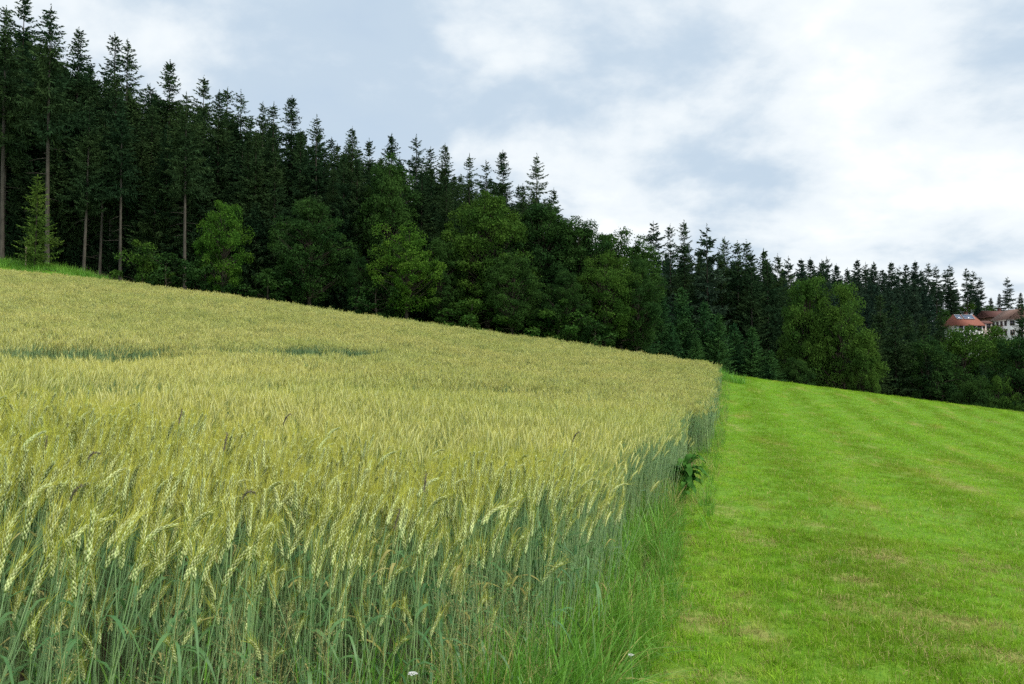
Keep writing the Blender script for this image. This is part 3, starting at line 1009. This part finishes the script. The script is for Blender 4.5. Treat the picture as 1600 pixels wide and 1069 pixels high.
# tall spruces of the forest, from the left picture edge along the skyline
for kind, px, py, Y, lab in [
    ('edge0', 14, 6, 60, 'tall spruce with long bare grey trunk, nearest the left picture edge'),
    ('full0', 40, -14, 68, 'very tall dark spruce behind the leftmost bare trunk, top cut by the frame'),
    ('edge1', 84, 6, 59.5, 'tall slim spruce with pale bare trunk standing behind the light green sapling'),
    ('full1', 126, 40, 66, 'dark spruce just right of the slim pale trunk, third top from left'),
    ('edge2', 137, 150, 60, 'spruce with thick grey trunk base showing above the wheat'),
    ('thin0', 176, 46, 67, 'spruce with ragged open top, left half of the twin tops'),
    ('thin1', 196, 58, 66, 'spruce with ragged open top, right half of the twin tops'),
    ('edge1', 161, 190, 62, 'spruce with thin grey trunk just right of the thickest trunk'),
    ('edge2', 178, 175, 64, 'spruce with slim shaded trunk, second right of the thickest trunk'),
    ('edge0', 194, 150, 61, 'spruce with narrow lit trunk, third right of the thickest trunk'),
    ('full2', 232, 128, 70, 'pale topped spruce in the dip right of the twin tops'),
    ('full3', 266, 92, 68, 'spruce with bushy pointed top rising alone after the dip'),
    ('edge1', 294, 140, 61, 'spruce with a dark straight trunk left of the bright green small tree'),
    ('full0', 320, 116, 68, 'dark spruce above the bright green small tree, left of two'),
    ('full1', 345, 138, 66, 'spruce of the level skyline, left of the paired pointed tops'),
    ('thin0', 358, 134, 70, 'left one of the close paired spruce tops'),
    ('thin2', 376, 138, 69, 'right one of the close paired spruce tops'),
    ('thin1', 409, 157, 68, 'slim spruce with gaps of sky in its crown'),
    ('thin0', 432, 158, 70, 'slim spruce close left of a broader pointed spruce'),
    ('full3', 457, 148, 67, 'broad pointed spruce at the end of the high skyline'),
    ('thin1', 497, 176, 66, 'loose open spruce with sky showing through on both sides'),
    ('full1', 549, 196, 65, 'dark dense spruce with broad top right of the open spruce'),
    ('full0', 576, 214, 68, 'spruce leaning close on the right of the dense broad one'),
    ('full3', 613, 206, 69, 'narrow spruce tip behind the tall light green broadleaf crown'),
    ('thin2', 650, 208, 70, 'spruce with spreading star shaped top in the middle of the forest'),
    ('full2', 674, 227, 72, 'short spruce tip right of the star shaped top'),
    ('full1', 694, 222, 71, 'spruce of the closed group between star top and the gap'),
    ('thin0', 737, 238, 70, 'spruce with ragged dark top left of a thin pole like one'),
    ('thin2', 760, 248, 72, 'thin pole like spruce between two broader tops'),
    ('full3', 786, 233, 66, 'broad fan shaped spruce above the large broadleaf crowns'),
    ('thin1', 841, 238, 64, 'last spruce of the high forest, open crown above broadleaf trees'),
    ('full0', 866, 292, 70, 'low spruce tip leaning out behind the last high spruce'),
    ('full2', 90, 90, 74, 'dark spruce filling the gap behind the slim pale trunk'),
    ('full0', 222, 190, 64, 'dense dark spruce hanging low under the twin tops'),
    ('full2', 260, 190, 63, 'dense dark spruce with foliage down to the shrubs'),
    ('full1', 390, 215, 64, 'dense dark spruce behind the bright green small tree'),
    ('full0', 430, 230, 63, 'dense spruce left of the dark round broadleaf tree'),
    ('full3', 520, 260, 64, 'dark spruce right of the dark round broadleaf tree'),
    ('full2', 668, 262, 66, 'green spruce with drooping boughs behind the lime tree'),
    ('full1', 716, 285, 65, 'spruce with visible bare stem right of the lime tree'),
]:
    px_tree(kind, px, py, Y, lab, SP)

# broadleaf trees of the forest edge
BL = 'broadleaf trees along the forest edge'
for kind, px, py, Y, wd, lab in [
    ('lime0', 350, 318, 57, .72, 'small bright green tree with layered leaves in front of spruces'),
    ('dark0', 486, 315, 58.5, .95, 'dark round broadleaf tree standing over the wheat edge'),
    ('dark1', 606, 248, 63, .65, 'tall slender broadleaf crown rising among spruce tips'),
    ('lime1', 637, 352, 57.5, .9, 'yellow green broadleaf tree with lumpy crown at the field edge'),
    ('dark1', 690, 372, 59, .8, 'dark bluish broadleaf tree right of the yellow green one'),
    ('mid0', 762, 302, 61, .9, 'large domed broadleaf tree below the fan shaped spruce'),
    ('dark2', 800, 398, 57.5, .95, 'low dark spreading tree under the large domed crown'),
    ('dark0', 846, 322, 62, .85, 'dark broadleaf tree below the last high spruce'),
    ('dark1', 902, 338, 62, .9, 'tall broadleaf tree starting the downward line of crowns'),
    ('mid2', 945, 395, 59, .85, 'mid green broadleaf tree with hanging lit leaves by the pale trunk'),
    ('dark2', 968, 360, 64, .95, 'dark feathery broadleaf tree at the end of the near forest'),
    ('dark0', 994, 408, 60, .8, 'dark broadleaf tree at the corner above the young spruces'),
    ('dark1', 560, 398, 58, .6, 'small dark tree left of the yellow green broadleaf tree'),
    ('dark0', 885, 425, 57, .8, 'low dark tree with shaded underside at the wheat edge'),
    ('fresh0', 1262, 430, 84, .60, 'big broadleaf tree beyond the meadow crest, left one of the pair'),
    ('fresh1', 1314, 446, 82, .68, 'big broadleaf tree beyond the meadow crest, right one of the pair'),
    ('fresh0', 1348, 520, 79, .5, 'lower bright crown at the right foot of the big pair'),
    ('dark1', 1246, 560, 78, 1.0, 'low dark foliage at the left foot of the big pair'),
    ('mid0', 1500, 509, 106, 1.0, 'soft green broadleaf tree under the red roofed house'),
    ('mid1', 1552, 508, 108, 1.0, 'soft green broadleaf tree below the white gabled house'),
    ('dark2', 1450, 530, 100, .9, 'dark broadleaf tree left of the soft green ones'),
    ('mid1', 1558, 585, 92, .6, 'small mid green tree low above the meadow crest'),
    ('dark0', 1592, 530, 100, .9, 'dark broadleaf tree at the right picture edge'),
    ('dark1', 1525, 590, 92, .8, 'low dark broadleaf tree over the meadow crest'),
    ('mid1', 1474, 482, 246, .8, 'light green tree left of the red roof'),
    ('mid0', 1515, 470, 275, 1.1, 'round green tree behind the red roof'),
    ('mid2', 1545, 478, 272, .9, 'round green tree between the two houses'),
]:
    px_tree(kind, px, py, Y, lab, BL, wd)

# shrubs and saplings at the forest foot
for kind, px, py, Y, wd, lab in [
    ('young3', 58, 272, 55.5, 1.0, 'light green young spruce sapling between the two left trunks'),
    ('bush1', 225, 378, 58, 1, 'green shrub at the foot of the dense dark spruces'),
    ('bush0', 262, 395, 58, 1.2, 'dark shrub left of the dark straight trunk'),
    ('bush0', 320, 400, 57, 1.1, 'dark shrub under the bright green small tree'),
    ('bush0', 420, 420, 57, 1.3, 'dark shrub left of the dark round tree foot'),
    ('bush1', 735, 455, 57, 1.4, 'green shrub at the wheat edge below the domed tree'),
    ('bush0', 590, 440, 57, 1.3, 'dark shrub under the yellow green tree'),
    ('bush1', 870, 470, 56.5, 1.4, 'green shrub under the low dark tree'),
    ('bush0', 930, 500, 56.5, 1.2, 'dark shrub by the pale trunk'),
    ('young1', 1008, 470, 62, .9, 'young spruce at the corner of the near forest, half hidden'),
    ('young1', 1034, 452, 68, 1, 'young spruce, first of the descending row beyond the wheat'),
    ('young0', 1066, 447, 70, 1, 'tallest young spruce of the descending row beyond the wheat'),
    ('young2', 1098, 468, 69, 1.1, 'young spruce with light tip right of the tallest in the row'),
    ('young1', 1122, 488, 68, 1.1, 'young spruce in the middle of the descending row'),
    ('young0', 1148, 503, 70, 1.1, 'young spruce second from the end of the descending row'),
    ('young2', 1173, 508, 69, 1.2, 'rounded young spruce near the end of the descending row'),
    ('young1', 1206, 545, 68, 1.2, 'lowest young spruce at the end of the descending row'),
    ('young2', 1050, 505, 63, 1.2, 'small young spruce directly behind the wheat corner'),
    ('young0', 1085, 520, 62, 1.2, 'small young spruce in front of the descending row'),
]:
    px_tree(kind, px, py, Y, lab, 'shrubs and young spruces at the forest foot', wd)

# tall spruces beyond the crest
for kind, px, py, Y, lab in [
    ('pine0', 1022, 344, 100, 'half bare spruce with thin top at the left end of the middle wood'),
    ('thin0', 1049, 348, 104, 'slim spruce next to the half bare one'),
    ('full0', 1069, 342, 106, 'dark conical spruce, highest of the middle wood'),
    ('pine1', 1105, 348, 98, 'spruce with long bare stem and small tufted top'),
    ('full2', 1130, 368, 105, 'dense spruce right of the tufted top'),
    ('edge0', 1155, 374, 100, 'spruce with pale bare trunk seen behind the young row'),
    ('full1', 1166, 373, 104, 'pointed spruce, right one of a close pair in the middle wood'),
    ('edge2', 1170, 392, 98, 'spruce with straight bare trunk right of the pale one'),
    ('full3', 1192, 386, 108, 'spruce at the step down of the middle wood skyline'),
    ('edge1', 1200, 405, 99, 'spruce with dim trunk above the lowest young spruce'),
    ('full0', 1216, 395, 112, 'spruce left of the big broadleaf pair'),
    ('full2', 1092, 385, 101, 'dark spruce filling the wood between cone and tufted top'),
    ('full3', 1128, 400, 100, 'dark spruce behind the middle of the young row'),
    ('full1', 1235, 425, 104, 'dark spruce in the shade left of the big broadleaf pair'),
    ('full0', 1375, 455, 104, 'reddish dark spruce right of the big broadleaf pair'),
    ('full2', 1398, 470, 100, 'hanging dark spruce on the slope right of the big pair'),
    ('full1', 1420, 482, 104, 'dark spruce on the slope, second right of the big pair'),
    ('full3', 1440, 490, 108, 'dark spruce on the slope above the dark broadleaf tree'),
    ('full0', 1596, 470, 150, 'dark spruce in front of the white gabled house'),
    ('full2', 1470, 478, 150, 'dark narrow spruce left of the red roofed house'),
]:
    px_tree(kind, px, py, Y, lab, 'spruces of the wood beyond the crest')

# far ridge skyline: (x, top)
ridge = [(1232, 402), (1250, 398), (1268, 404), (1284, 405), (1291, 402), (1308, 404), (1324, 408), (1338, 404), (1352, 412), (1365, 408), (1378, 412),
         (1392, 410), (1405, 415), (1417, 412), (1428, 408), (1440, 412)]
ORD = 'first second third fourth fifth sixth seventh eighth ninth tenth eleventh twelfth thirteenth fourteenth fifteenth sixteenth'.split()
for i, (px, py) in enumerate(ridge):
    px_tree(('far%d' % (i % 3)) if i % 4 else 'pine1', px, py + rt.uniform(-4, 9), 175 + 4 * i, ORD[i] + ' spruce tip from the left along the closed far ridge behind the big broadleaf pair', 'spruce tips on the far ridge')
for kind, px, py, Y, lab in [
    ('pine0', 1450, 410, 262, 'see-through spruce at the left end of the open ridge group'),
    ('pine1', 1462, 413, 268, 'second see-through spruce of the open ridge group'),
    ('pine1', 1484, 412, 270, 'tallest see-through spruce in the open ridge group'),
    ('pine0', 1477, 420, 276, 'short see-through spruce left of the tallest of the open ridge group'),
    ('pine0', 1510, 418, 272, 'slim see-through spruce above the round green tree'),
    ('pine1', 1520, 421, 280, 'slim see-through spruce, second last of the open ridge group'),
    ('pine0', 1531, 432, 276, 'lowest see-through spruce at the right end of the open ridge group'),
    ('far0', 1548, 464, 290, 'small dark spruce in the dip between ridge and houses'),
    ('pine1', 1574, 431, 285, 'lone layered spruce above the white gabled house'),
    ('far1', 1562, 458, 290, 'dark spruce just left of the lone layered one'),
    ('far2', 1594, 456, 288, 'dark spruce just right of the lone layered one'),
]:
    px_tree(kind, px, py, Y, lab, 'open trees on the far ridge')

# the rest of the wood, which reads as one mass
coll = protos('wood', [K[k]['both'].mesh('wood', K[k]['mats']) for k in ('full0', 'full1', 'full3', 'edge0', 'far0', 'far1', 'far2', 'low0')])
P, S_, I_, R_ = [], [], [], []
for y in np.arange(64, 112, 4.2):                    # inside the left forest
    for x in np.arange(-.78 * y - 8, .155 * y - .5, 3.6):
        xx, yy = x + rng.uniform(-1.6, 1.6), y + rng.uniform(-1.6, 1.6)
        px = 800 + F * xx / yy
        cap = np.interp(px, [-400, 0, 130, 260, 480, 640, 850, 900, 1000, 1100], [-60, 40, 90, 150, 195, 245, 290, 360, 400, 420]) + rng.uniform(0, 42)
        hgt = at(px, cap, yy)[2] - gz(xx, yy)
        if hgt < 6:
            continue
        P.append((xx, yy, gz(xx, yy) - .1)); S_.append(min(hgt, 27) / 20); I_.append(rng.integers(0, 4)); R_.append(rng.uniform(0, 6.28))
for y in (63, 66, 70, 75, 81, 88):                   # low growth that closes the view under the crowns
    for x in np.arange(-.78 * y - 8, .155 * y - .5, 2.3):
        xx, yy = x + rng.uniform(-1, 1), y + rng.uniform(-1.2, 1.2)
        P.append((xx, yy, gz(xx, yy) - .1)); S_.append(rng.uniform(.28, .5)); I_.append(7); R_.append(rng.uniform(0, 6.28))
scatter('forest_interior', 'dark mass of spruces deep inside the forest behind the wheat', 'forest', coll, P, [(0, 0, r) for r in R_],
        [(min(s, 1.1), min(s, 1.1), s) for s in S_], I_)
P, S_, I_, R_ = [], [], [], []
for y in (96, 104, 112, 121, 131, 142, 155, 170, 186, 204, 224, 246, 268, 292, 318):
    for x in np.arange(.13 * y, .74 * y + 6, 4.2 + .012 * y):
        xx, yy = x + rng.uniform(-1.8, 1.8), y + rng.uniform(-3, 3)
        px = 800 + F * xx / yy
        top_y = np.interp(px, [950, 1020, 1100, 1215, 1300, 1400, 1450, 1530, 1545, 1700], [400, 378, 380, 400, 408, 416, 418, 445, 474, 474])
        low_y = np.interp(px, [950, 1200, 1240, 1360, 1420, 1470, 1530, 1600, 1700], [420, 430, 470, 480, 510, 540, 545, 530, 530])
        f = float(sm(100, 180, yy))
        cap = low_y * (1 - f) + top_y * f
        if px > 1455 and yy < 262:
            cap = max(cap, 532)
            if yy > 200:
                continue
        cap += rng.uniform(0, 26) + 22 * float(vnoise(np.array(px / 23.), np.array(yy / 9.), 9))
        hgt = at(px, cap, yy)[2] - gz(xx, yy)
        if hgt < 5:
            continue
        P.append((xx, yy, gz(xx, yy) - .1)); S_.append(min(hgt, 26) / 20); I_.append(rng.integers(4, 7) if yy > 140 else rng.choice([0, 1, 2, 5])); R_.append(rng.uniform(0, 6.28))
scatter('hillside_wood', 'dark spruce wood covering the far hillside', 'forest', coll, P, [(0, 0, r) for r in R_],
        [(min(s * 1.1, 1.1), min(s * 1.1, 1.1), s) for s in S_], I_)

# ------------------------------------------------------------------ houses on the far slope
M['render_white'] = plain_mat('white_render', (.82, .82, .80), .85, .05, .6)
M['render_pink'] = plain_mat('pale_render', (.62, .50, .46), .85, .08, .6)
M['tiles_red'] = plain_mat('red_tiles', (.27, .10, .07), .8, .2, 2.5, .2, (1, 1, 4), .3)
M['tiles_brown'] = plain_mat('brown_tiles', (.20, .125, .10), .8, .2, 2.5, .2, (1, 1, 4), .3)
M['tiles_dark'] = plain_mat('dark_tiles', (.13, .060, .050), .8, .2, 2.5, .2, (1, 1, 4), .3)
M['wood'] = plain_mat('brown_wood', (.14, .075, .045), .7, .25, 2, .3)
M['glass'] = plain_mat('window_glass', (.03, .035, .045), .08, .1, 1, .6)
M['panel'] = plain_mat('solar_panel', (.12, .16, .24), .12, .1, 1, .8)
M['alu'] = plain_mat('aluminium', (.6, .6, .62), .35, .05, 2, .5)


def house(name, label, px, py, Y, yaw, Wx, Dy, Hw, Hr, wall_m, roof_m, hip=0.0, wins=4, floors=2, balcony=False, panels=0, chimney=True, over=.5, gable_wins=0):
    x, y, z = at(px, py, Y)
    r = link(name, None, loc=(x, y, gz(x, y)), rotz=R(yaw))
    tag(r, label, 'house')
    zb = z - gz(x, y)                                 # eaves height seen in the photograph, above the ground
    base = zb - Hw
    b = MB()
    b.box((-Wx / 2, -Dy / 2, min(-1.5, base)), (Wx / 2, Dy / 2, zb))
    if hip < .2:                                      # gable ends
        for sx_ in (-1, 1):
            b.add([(sx_ * Wx / 2, -Dy / 2, zb), (sx_ * Wx / 2, Dy / 2, zb), (sx_ * Wx / 2, 0, zb + Hr)], [(0, 1, 2)])
    b.build('wall', wall_m, r)
    e, ov = over, .18
    xr = Wx / 2 + e - hip
    v = []
    for dzz in (0.02, .02 + ov):
        v += [(-Wx / 2 - e, -Dy / 2 - e, zb - .2 + dzz), (Wx / 2 + e, -Dy / 2 - e, zb - .2 + dzz), (Wx / 2 + e, Dy / 2 + e, zb - .2 + dzz), (-Wx / 2 - e, Dy / 2 + e, zb - .2 + dzz),
              (-xr, 0, zb + Hr + dzz), (xr, 0, zb + Hr + dzz)]
    f4 = [(0, 1, 5, 4), (2, 3, 4, 5), (6, 7, 11, 10), (8, 9, 10, 11), (0, 1, 7, 6), (2, 3, 9, 8)]
    f3 = [(1, 2, 5), (3, 0, 4), (7, 8, 11), (9, 6, 10)]
    rb = MB()
    rb.add(v, f4)
    rb.f.append(np.array(f3)); rb.m.append(np.zeros(4, int))
    for a, c in ((1, 5), (5, 2), (3, 4), (4, 0)):
        rb.f.append(np.array([(a, c, c + 6, a + 6)])); rb.m.append(np.zeros(1, int))
    roof = rb.build('roof', roof_m, r)
    if chimney:
        c = MB(); c.box((Wx * .12, .3, zb + Hr * .55), (Wx * .12 + .7, 1.0, zb + Hr + .9)); c.box((Wx * .12 - .08, .22, zb + Hr + .9), (Wx * .12 + .78, 1.08, zb + Hr + 1.02))
        c.build('chimney', M['tiles_dark'], roof)
    sl = Hr + .2
    run = Dy / 2 + e
    for i in range(panels):                            # solar panels lying on the near roof slope
        x0 = -Wx * .40 + i * 2.3
        c = MB()
        pts = []
        for xx in (x0, x0 + (3.2 if i else 1.8)):
            for t in (.52, .92):
                pts.append((xx, -run * (1 - t), zb - .2 + .30 + sl * t))
        p = np.array([pts[0], pts[2], pts[3], pts[1]])
        c.add(np.concatenate([p, p + [0, -.05, .08]]), [(3, 2, 1, 0), (4, 5, 6, 7), (0, 1, 5, 4), (1, 2, 6, 5), (2, 3, 7, 6), (3, 0, 4, 7)])
        pn = c.build('solar_panel', M['panel'], roof)
        fr = MB()
        q = np.concatenate([p, p[:1]]) + [0, -.06, .1]
        for a, d in zip(q[:-1], q[1:]):
            fr.tube(np.stack([a, d]), .05, 4)
        fr.build('panel_frame', M['alu'], pn)
    fh = Hw / floors

    def window(cx, zc, gable):
        ww = .55

        def bx(m, u0, u1, v0, v1, z0, z1):
            if gable:                                  # on the end wall at +x
                m.box((Wx / 2 - v1, u0, z0), (Wx / 2 - v0, u1, z1))
            else:
                m.box((u0, -Dy / 2 + v0, z0), (u1, -Dy / 2 + v1, z1))
        c = MB(); bx(c, cx - ww, cx + ww, -.03, .05, zc, zc + 1.3)
        wn = c.build('window', M['glass'], r)
        c = MB()
        for u0, u1, z0, z1 in ((cx - ww - .09, cx + ww + .09, zc - .09, zc), (cx - ww - .09, cx + ww + .09, zc + 1.3, zc + 1.39),
                               (cx - ww - .09, cx - ww, zc, zc + 1.3), (cx + ww, cx + ww + .09, zc, zc + 1.3), (cx - .03, cx + .03, zc, zc + 1.3)):
            bx(c, u0, u1, -.07, -.032, z0, z1)
        c.build('window_frame', M['wood'], wn)
    for fl in range(floors):
        zc = zb - Hw + fl * fh + .95
        for i in range(wins):
            window(-Wx / 2 + Wx * (i + .5) / wins, zc, False)
        if gable_wins:
            for i in range(gable_wins):
                window(-Dy / 2 + Dy * (i + .5) / gable_wins, zc, True)
    if gable_wins:
        window(0.0, zb + .35, True)
    if balcony:
        c = MB(); zc = zb - Hw + fh
        c.box((-Wx / 2, -Dy / 2 - 1.3, zc - .1), (Wx / 2, -Dy / 2 - .08, zc + .05))
        bl = c.build('balcony', M['render_white'], r)
        c = MB()
        for i in range(19):
            xx = -Wx / 2 + .05 + i * (Wx - .2) / 18
            c.box((xx, -Dy / 2 - 1.3, zc + .052), (xx + .1, -Dy / 2 - 1.22, zc + .98))
        c.box((-Wx / 2, -Dy / 2 - 1.34, zc + .98), (Wx / 2, -Dy / 2 - 1.2, zc + 1.08))
        c.build('railing', M['wood'], bl)
    return r


house('red_roofed_house', 'white house with bright red tiled roof and solar panels among trees', 1505, 509, 232, 6, 7.6, 6, 5, 3.0, M['render_white'], M['tiles_red'], hip=1.2, wins=4, panels=2)
house('gabled_house', 'white gabled house with brown roof and balconies at the right picture edge', 1582, 500, 240, -94, 9, 7.5, 5.6, 2.9, M['render_white'], M['tiles_brown'], wins=4, balcony=True, chimney=False, gable_wins=3)
house('dark_roofed_house', 'house with long dark red roof behind the white gabled one', 1557, 496, 262, 4, 9, 7, 4, 1.9, M['wood'], M['tiles_dark'], wins=3, floors=1)
house('small_annex', 'small pale annex with flat brown roof between the two houses', 1535, 505, 240, 4, 3.6, 3, 2.6, .5, M['render_pink'], M['tiles_dark'], wins=2, floors=1, chimney=False, over=.3)


# ------------------------------------------------------------------ dock plant
def dock(px, py, Y, label, scale=1.0, nl=17, seed=3):
    gg = np.random.default_rng(seed)
    x, y, _ = at(px, py, Y)
    r = link('dock_plant', None, loc=(x, y, gz(x, y)))
    tag(r, label, 'plant')
    for i in range(nl):
        az = gg.uniform(0, 6.28)
        L, W = gg.uniform(.22, .42) * scale, gg.uniform(.06, .105) * scale
        rise = gg.uniform(.4, 1.6) if i > 10 else 1.8
        D = np.array([math.cos(az), math.sin(az), 0])
        S = np.array([-D[1], D[0], 0])
        m = 14
        u = np.linspace(0, 1, m)
        st = .10 * scale
        zb = gg.uniform(0, .34) * scale if i > 6 else 0.0
        cp = D * (L * .85 * u ** 1.1)[:, None] + np.array([0, 0, 1.]) * (zb + st * np.minimum(1, u * 3) + L * (rise * u - (rise * .45 + .45) * u ** 2.2))[:, None]
        ww = W * np.clip((u - .18) / .82, 0, 1) ** .5 * (1 - u ** 2.4) ** .8 + .004
        wav = .014 * scale * np.sin(u * 19 + i)
        v = np.stack([cp - S * ww[:, None] + np.array([0, 0, 1.]) * (ww * .35 + wav)[:, None], cp, cp + S * ww[:, None] + np.array([0, 0, 1.]) * (ww * .35 - wav)[:, None]], 1).reshape(-1, 3)
        b = MB()
        k = np.arange(m - 1) * 3
        b.add(v, np.concatenate([np.stack([k, k + 1, k + 4, k + 3], 1), np.stack([k + 1, k + 2, k + 5, k + 4], 1)]))
        b.build('leaf', M['dock'], r, smooth=True)
    b = MB()
    b.tube([(0, 0, -.02), (.01, 0, .3 * scale), (.03, .01, .55 * scale)], [.008, .006, .003], 5)
    b.build('stem', M['dock'], r)
    return r


dock(1071, 770, 10.9, 'dark green broad leaved dock plant at the foot of the wheat side', 1.0, 52)
dock(1066, 783, 10.3, 'small low dock plant just in front of the large one', .6, 9, 8)


# ------------------------------------------------------------------ single weeds in the crop
def panicle(g):
    stem, head = MB(), MB()
    H = 1.0
    lean = g.uniform(.02, .15)
    z = np.linspace(0, H, 6)
    cp = np.stack([lean * z ** 2, 0 * z, z], 1)
    stem.tube(cp, np.linspace(.0014, .0006, 6), 3)
    for q in range(16):
        zb = g.uniform(.68, .98)
        b0 = np.array([lean * zb ** 2, 0, zb])
        az = g.uniform(0, 6.28)
        L = (1.05 - zb) * .30 + .02
        d = np.array([math.cos(az), math.sin(az), g.uniform(.5, 1.4)])
        d /= np.linalg.norm(d)
        e = b0 + d * L
        head.tube(np.stack([b0, e]), .0005, 3)
        nk = 12
        p = b0 + d * (L * g.uniform(.25, 1.05, nk))[:, None] + g.normal(size=(nk, 3)) * .009
        dd = unit(d + g.normal(size=(nk, 3)) * .5)
        head.kites(p, dd, np.full(nk, .0075), np.full(nk, .0011), perp(dd, g))
    return stem.mesh('stem', M['grass_dry']), head.mesh('panicle', M['panicle'])


def foxtail(g, nod):
    stem, head = MB(), MB()
    z = np.linspace(0, 1.0, 7)
    cp = np.stack([.05 * z ** 2, 0 * z, z], 1)
    stem.tube(cp, np.linspace(.0016, .0009, 7), 3)
    th = np.linspace(.15, nod, 8)
    d = np.stack([np.sin(th), 0 * th, np.cos(th)], 1)
    hp = cp[-1] + np.concatenate([[np.zeros(3)], np.cumsum(d[1:] * .0080, 0)])
    head.tube(hp, .0028 * np.sin(np.linspace(.12, .95, 8) * math.pi) ** .6, 6)
    n = 60
    k = g.integers(0, 8, n)
    dd = unit(g.normal(size=(n, 3)) + d[k])
    head.kites(hp[k] + g.normal(size=(n, 3)) * .002, dd, np.full(n, .009), np.full(n, .0011), perp(dd, g))
    return stem.mesh('stem', M['stem']), head.mesh('seed_head', M['foxtail'])


g = np.random.default_rng(77)
pan = [panicle(g) for _ in range(5)]
fox = [foxtail(g, n_) for n_ in (.4, 1.2, 1.9, .25)]


def weed(name, parts, names, px, ptop, Y, label, cat, group, yaw):
    x, y, zt = at(px, ptop, Y)
    hh = max(.25, zt - gz(x, y))
    r = link(name, None, loc=(x, y, gz(x, y)), rotz=yaw, scale=(1.0, 1.0, 1.0))
    r.scale = (hh, hh, hh) if name != 'foxtail_weed' else (1, 1, hh)
    tag(r, label, cat, group)
    for nm, me in zip(names, parts):
        pt = link(nm, me, r)
        if nm == 'panicle':
            pt['kind'] = 'stuff'


for i, (px, py, Y) in enumerate([(755, 872, 2.75), (768, 885, 2.7), (782, 868, 2.8), (742, 900, 2.65), (795, 895, 2.75), (770, 910, 2.6), (730, 925, 2.55), (415, 930, 2.25),
                                 (340, 960, 2.1), (430, 985, 2.15), (395, 965, 2.2), (540, 975, 2.35), (520, 1000, 2.3), (240, 965, 1.98), (120, 960, 1.9), (690, 960, 2.5), (810, 940, 2.7), (845, 985, 2.85), (950, 868, 3.9), (1002, 838, 5.0), (1030, 800, 6.2), (978, 905, 4.3)]):
    weed('panicle_weed', pan[i % 5], ('stem', 'panicle'), px, py, Y, 'fine tan grass with an airy seed panicle at the foot of the wheat', 'grass', 'airy panicle grasses at the wheat front', rng.uniform(0, 6.28))
for i, (px, py, Y, lab) in enumerate([
    (62, 705, 3.3, 'dark drooping grass head low at the far left of the crop'), (90, 782, 2.4, 'blackish horizontal grass head above the left front ears'),
    (118, 718, 3.2, 'dark slanting grass head left of the pale nodding ear'), (328, 706, 3.1, 'dark upright grass head with a rough outline'),
    (265, 664, 3.7, 'dark grass head arching over at the top of the near wheat'),
    (430, 664, 3.8, 'thin hooked grass head standing over the wheat'), (358, 780, 2.6, 'dark grass head above the open patch of stems'),
    (648, 772, 2.9, 'dark slanting grass head over the middle of the wheat front'), (592, 828, 2.6, 'dark ragged grass head between two pale ears'),
    (883, 690, 4.3, 'reddish dark grass head near the right side of the near wheat')]):
    weed('foxtail_weed', fox[i % 4], ('stem', 'seed_head'), px, py, Y, lab, 'grass', 'dark grass heads in the near wheat', rng.uniform(-1.2, 1.2))


def umbel(px, py, Y, label):
    gg = np.random.default_rng(int(px))
    x, y, z = at(px, py, Y)
    r = link('white_flower', None, loc=(x, y, gz(x, y)))
    tag(r, label, 'flower')
    hh = z - gz(x, y)
    b = MB(); b.tube([(0, 0, 0), (.01, 0, hh * .6), (0, 0, hh)], [.002, .0016, .0012], 4)
    st = b
    h = MB()
    for q in range(16):
        a = q * 2.4
        rr = .014 * math.sqrt(q / 16)
        p = np.array([rr * math.cos(a), rr * math.sin(a), hh + .016 - rr * .25])
        st.tube(np.stack([(0, 0, hh - .01), p]), .0006, 3)
        for k in range(5):
            aa = k * 1.257 + q
            d = np.array([math.cos(aa), math.sin(aa), .35])
            h.kites(p[None], unit(d)[None], [.0045], [.0015], np.array([[-math.sin(aa), math.cos(aa), 0]]))
    b.build('stem', M['stem'], r)
    h.build('blossom', M['petal'], r)


umbel(986, 1028, 3.75, 'small white flower head in the grass beside the wheat')
umbel(645, 1060, 2.35, 'tiny white flower at the bottom among the wheat stems')

# ------------------------------------------------------------------ wooden stake at the verge
x, y, z = at(41, 393, 55.5)
b = MB()
zt = z - gz(x, y) + .3
b.tube([(0, 0, -.2), (0, 0, zt), (0, 0, zt + .05)], [.06, .055, .03], 8)
st = b.build('wooden_stake', plain_mat('stake_wood', (.36, .30, .18), .8, .2, 6))
st.location = (x, y, gz(x, y))
tag(st, 'short pale wooden stake by the young spruce at the left verge', 'stake')
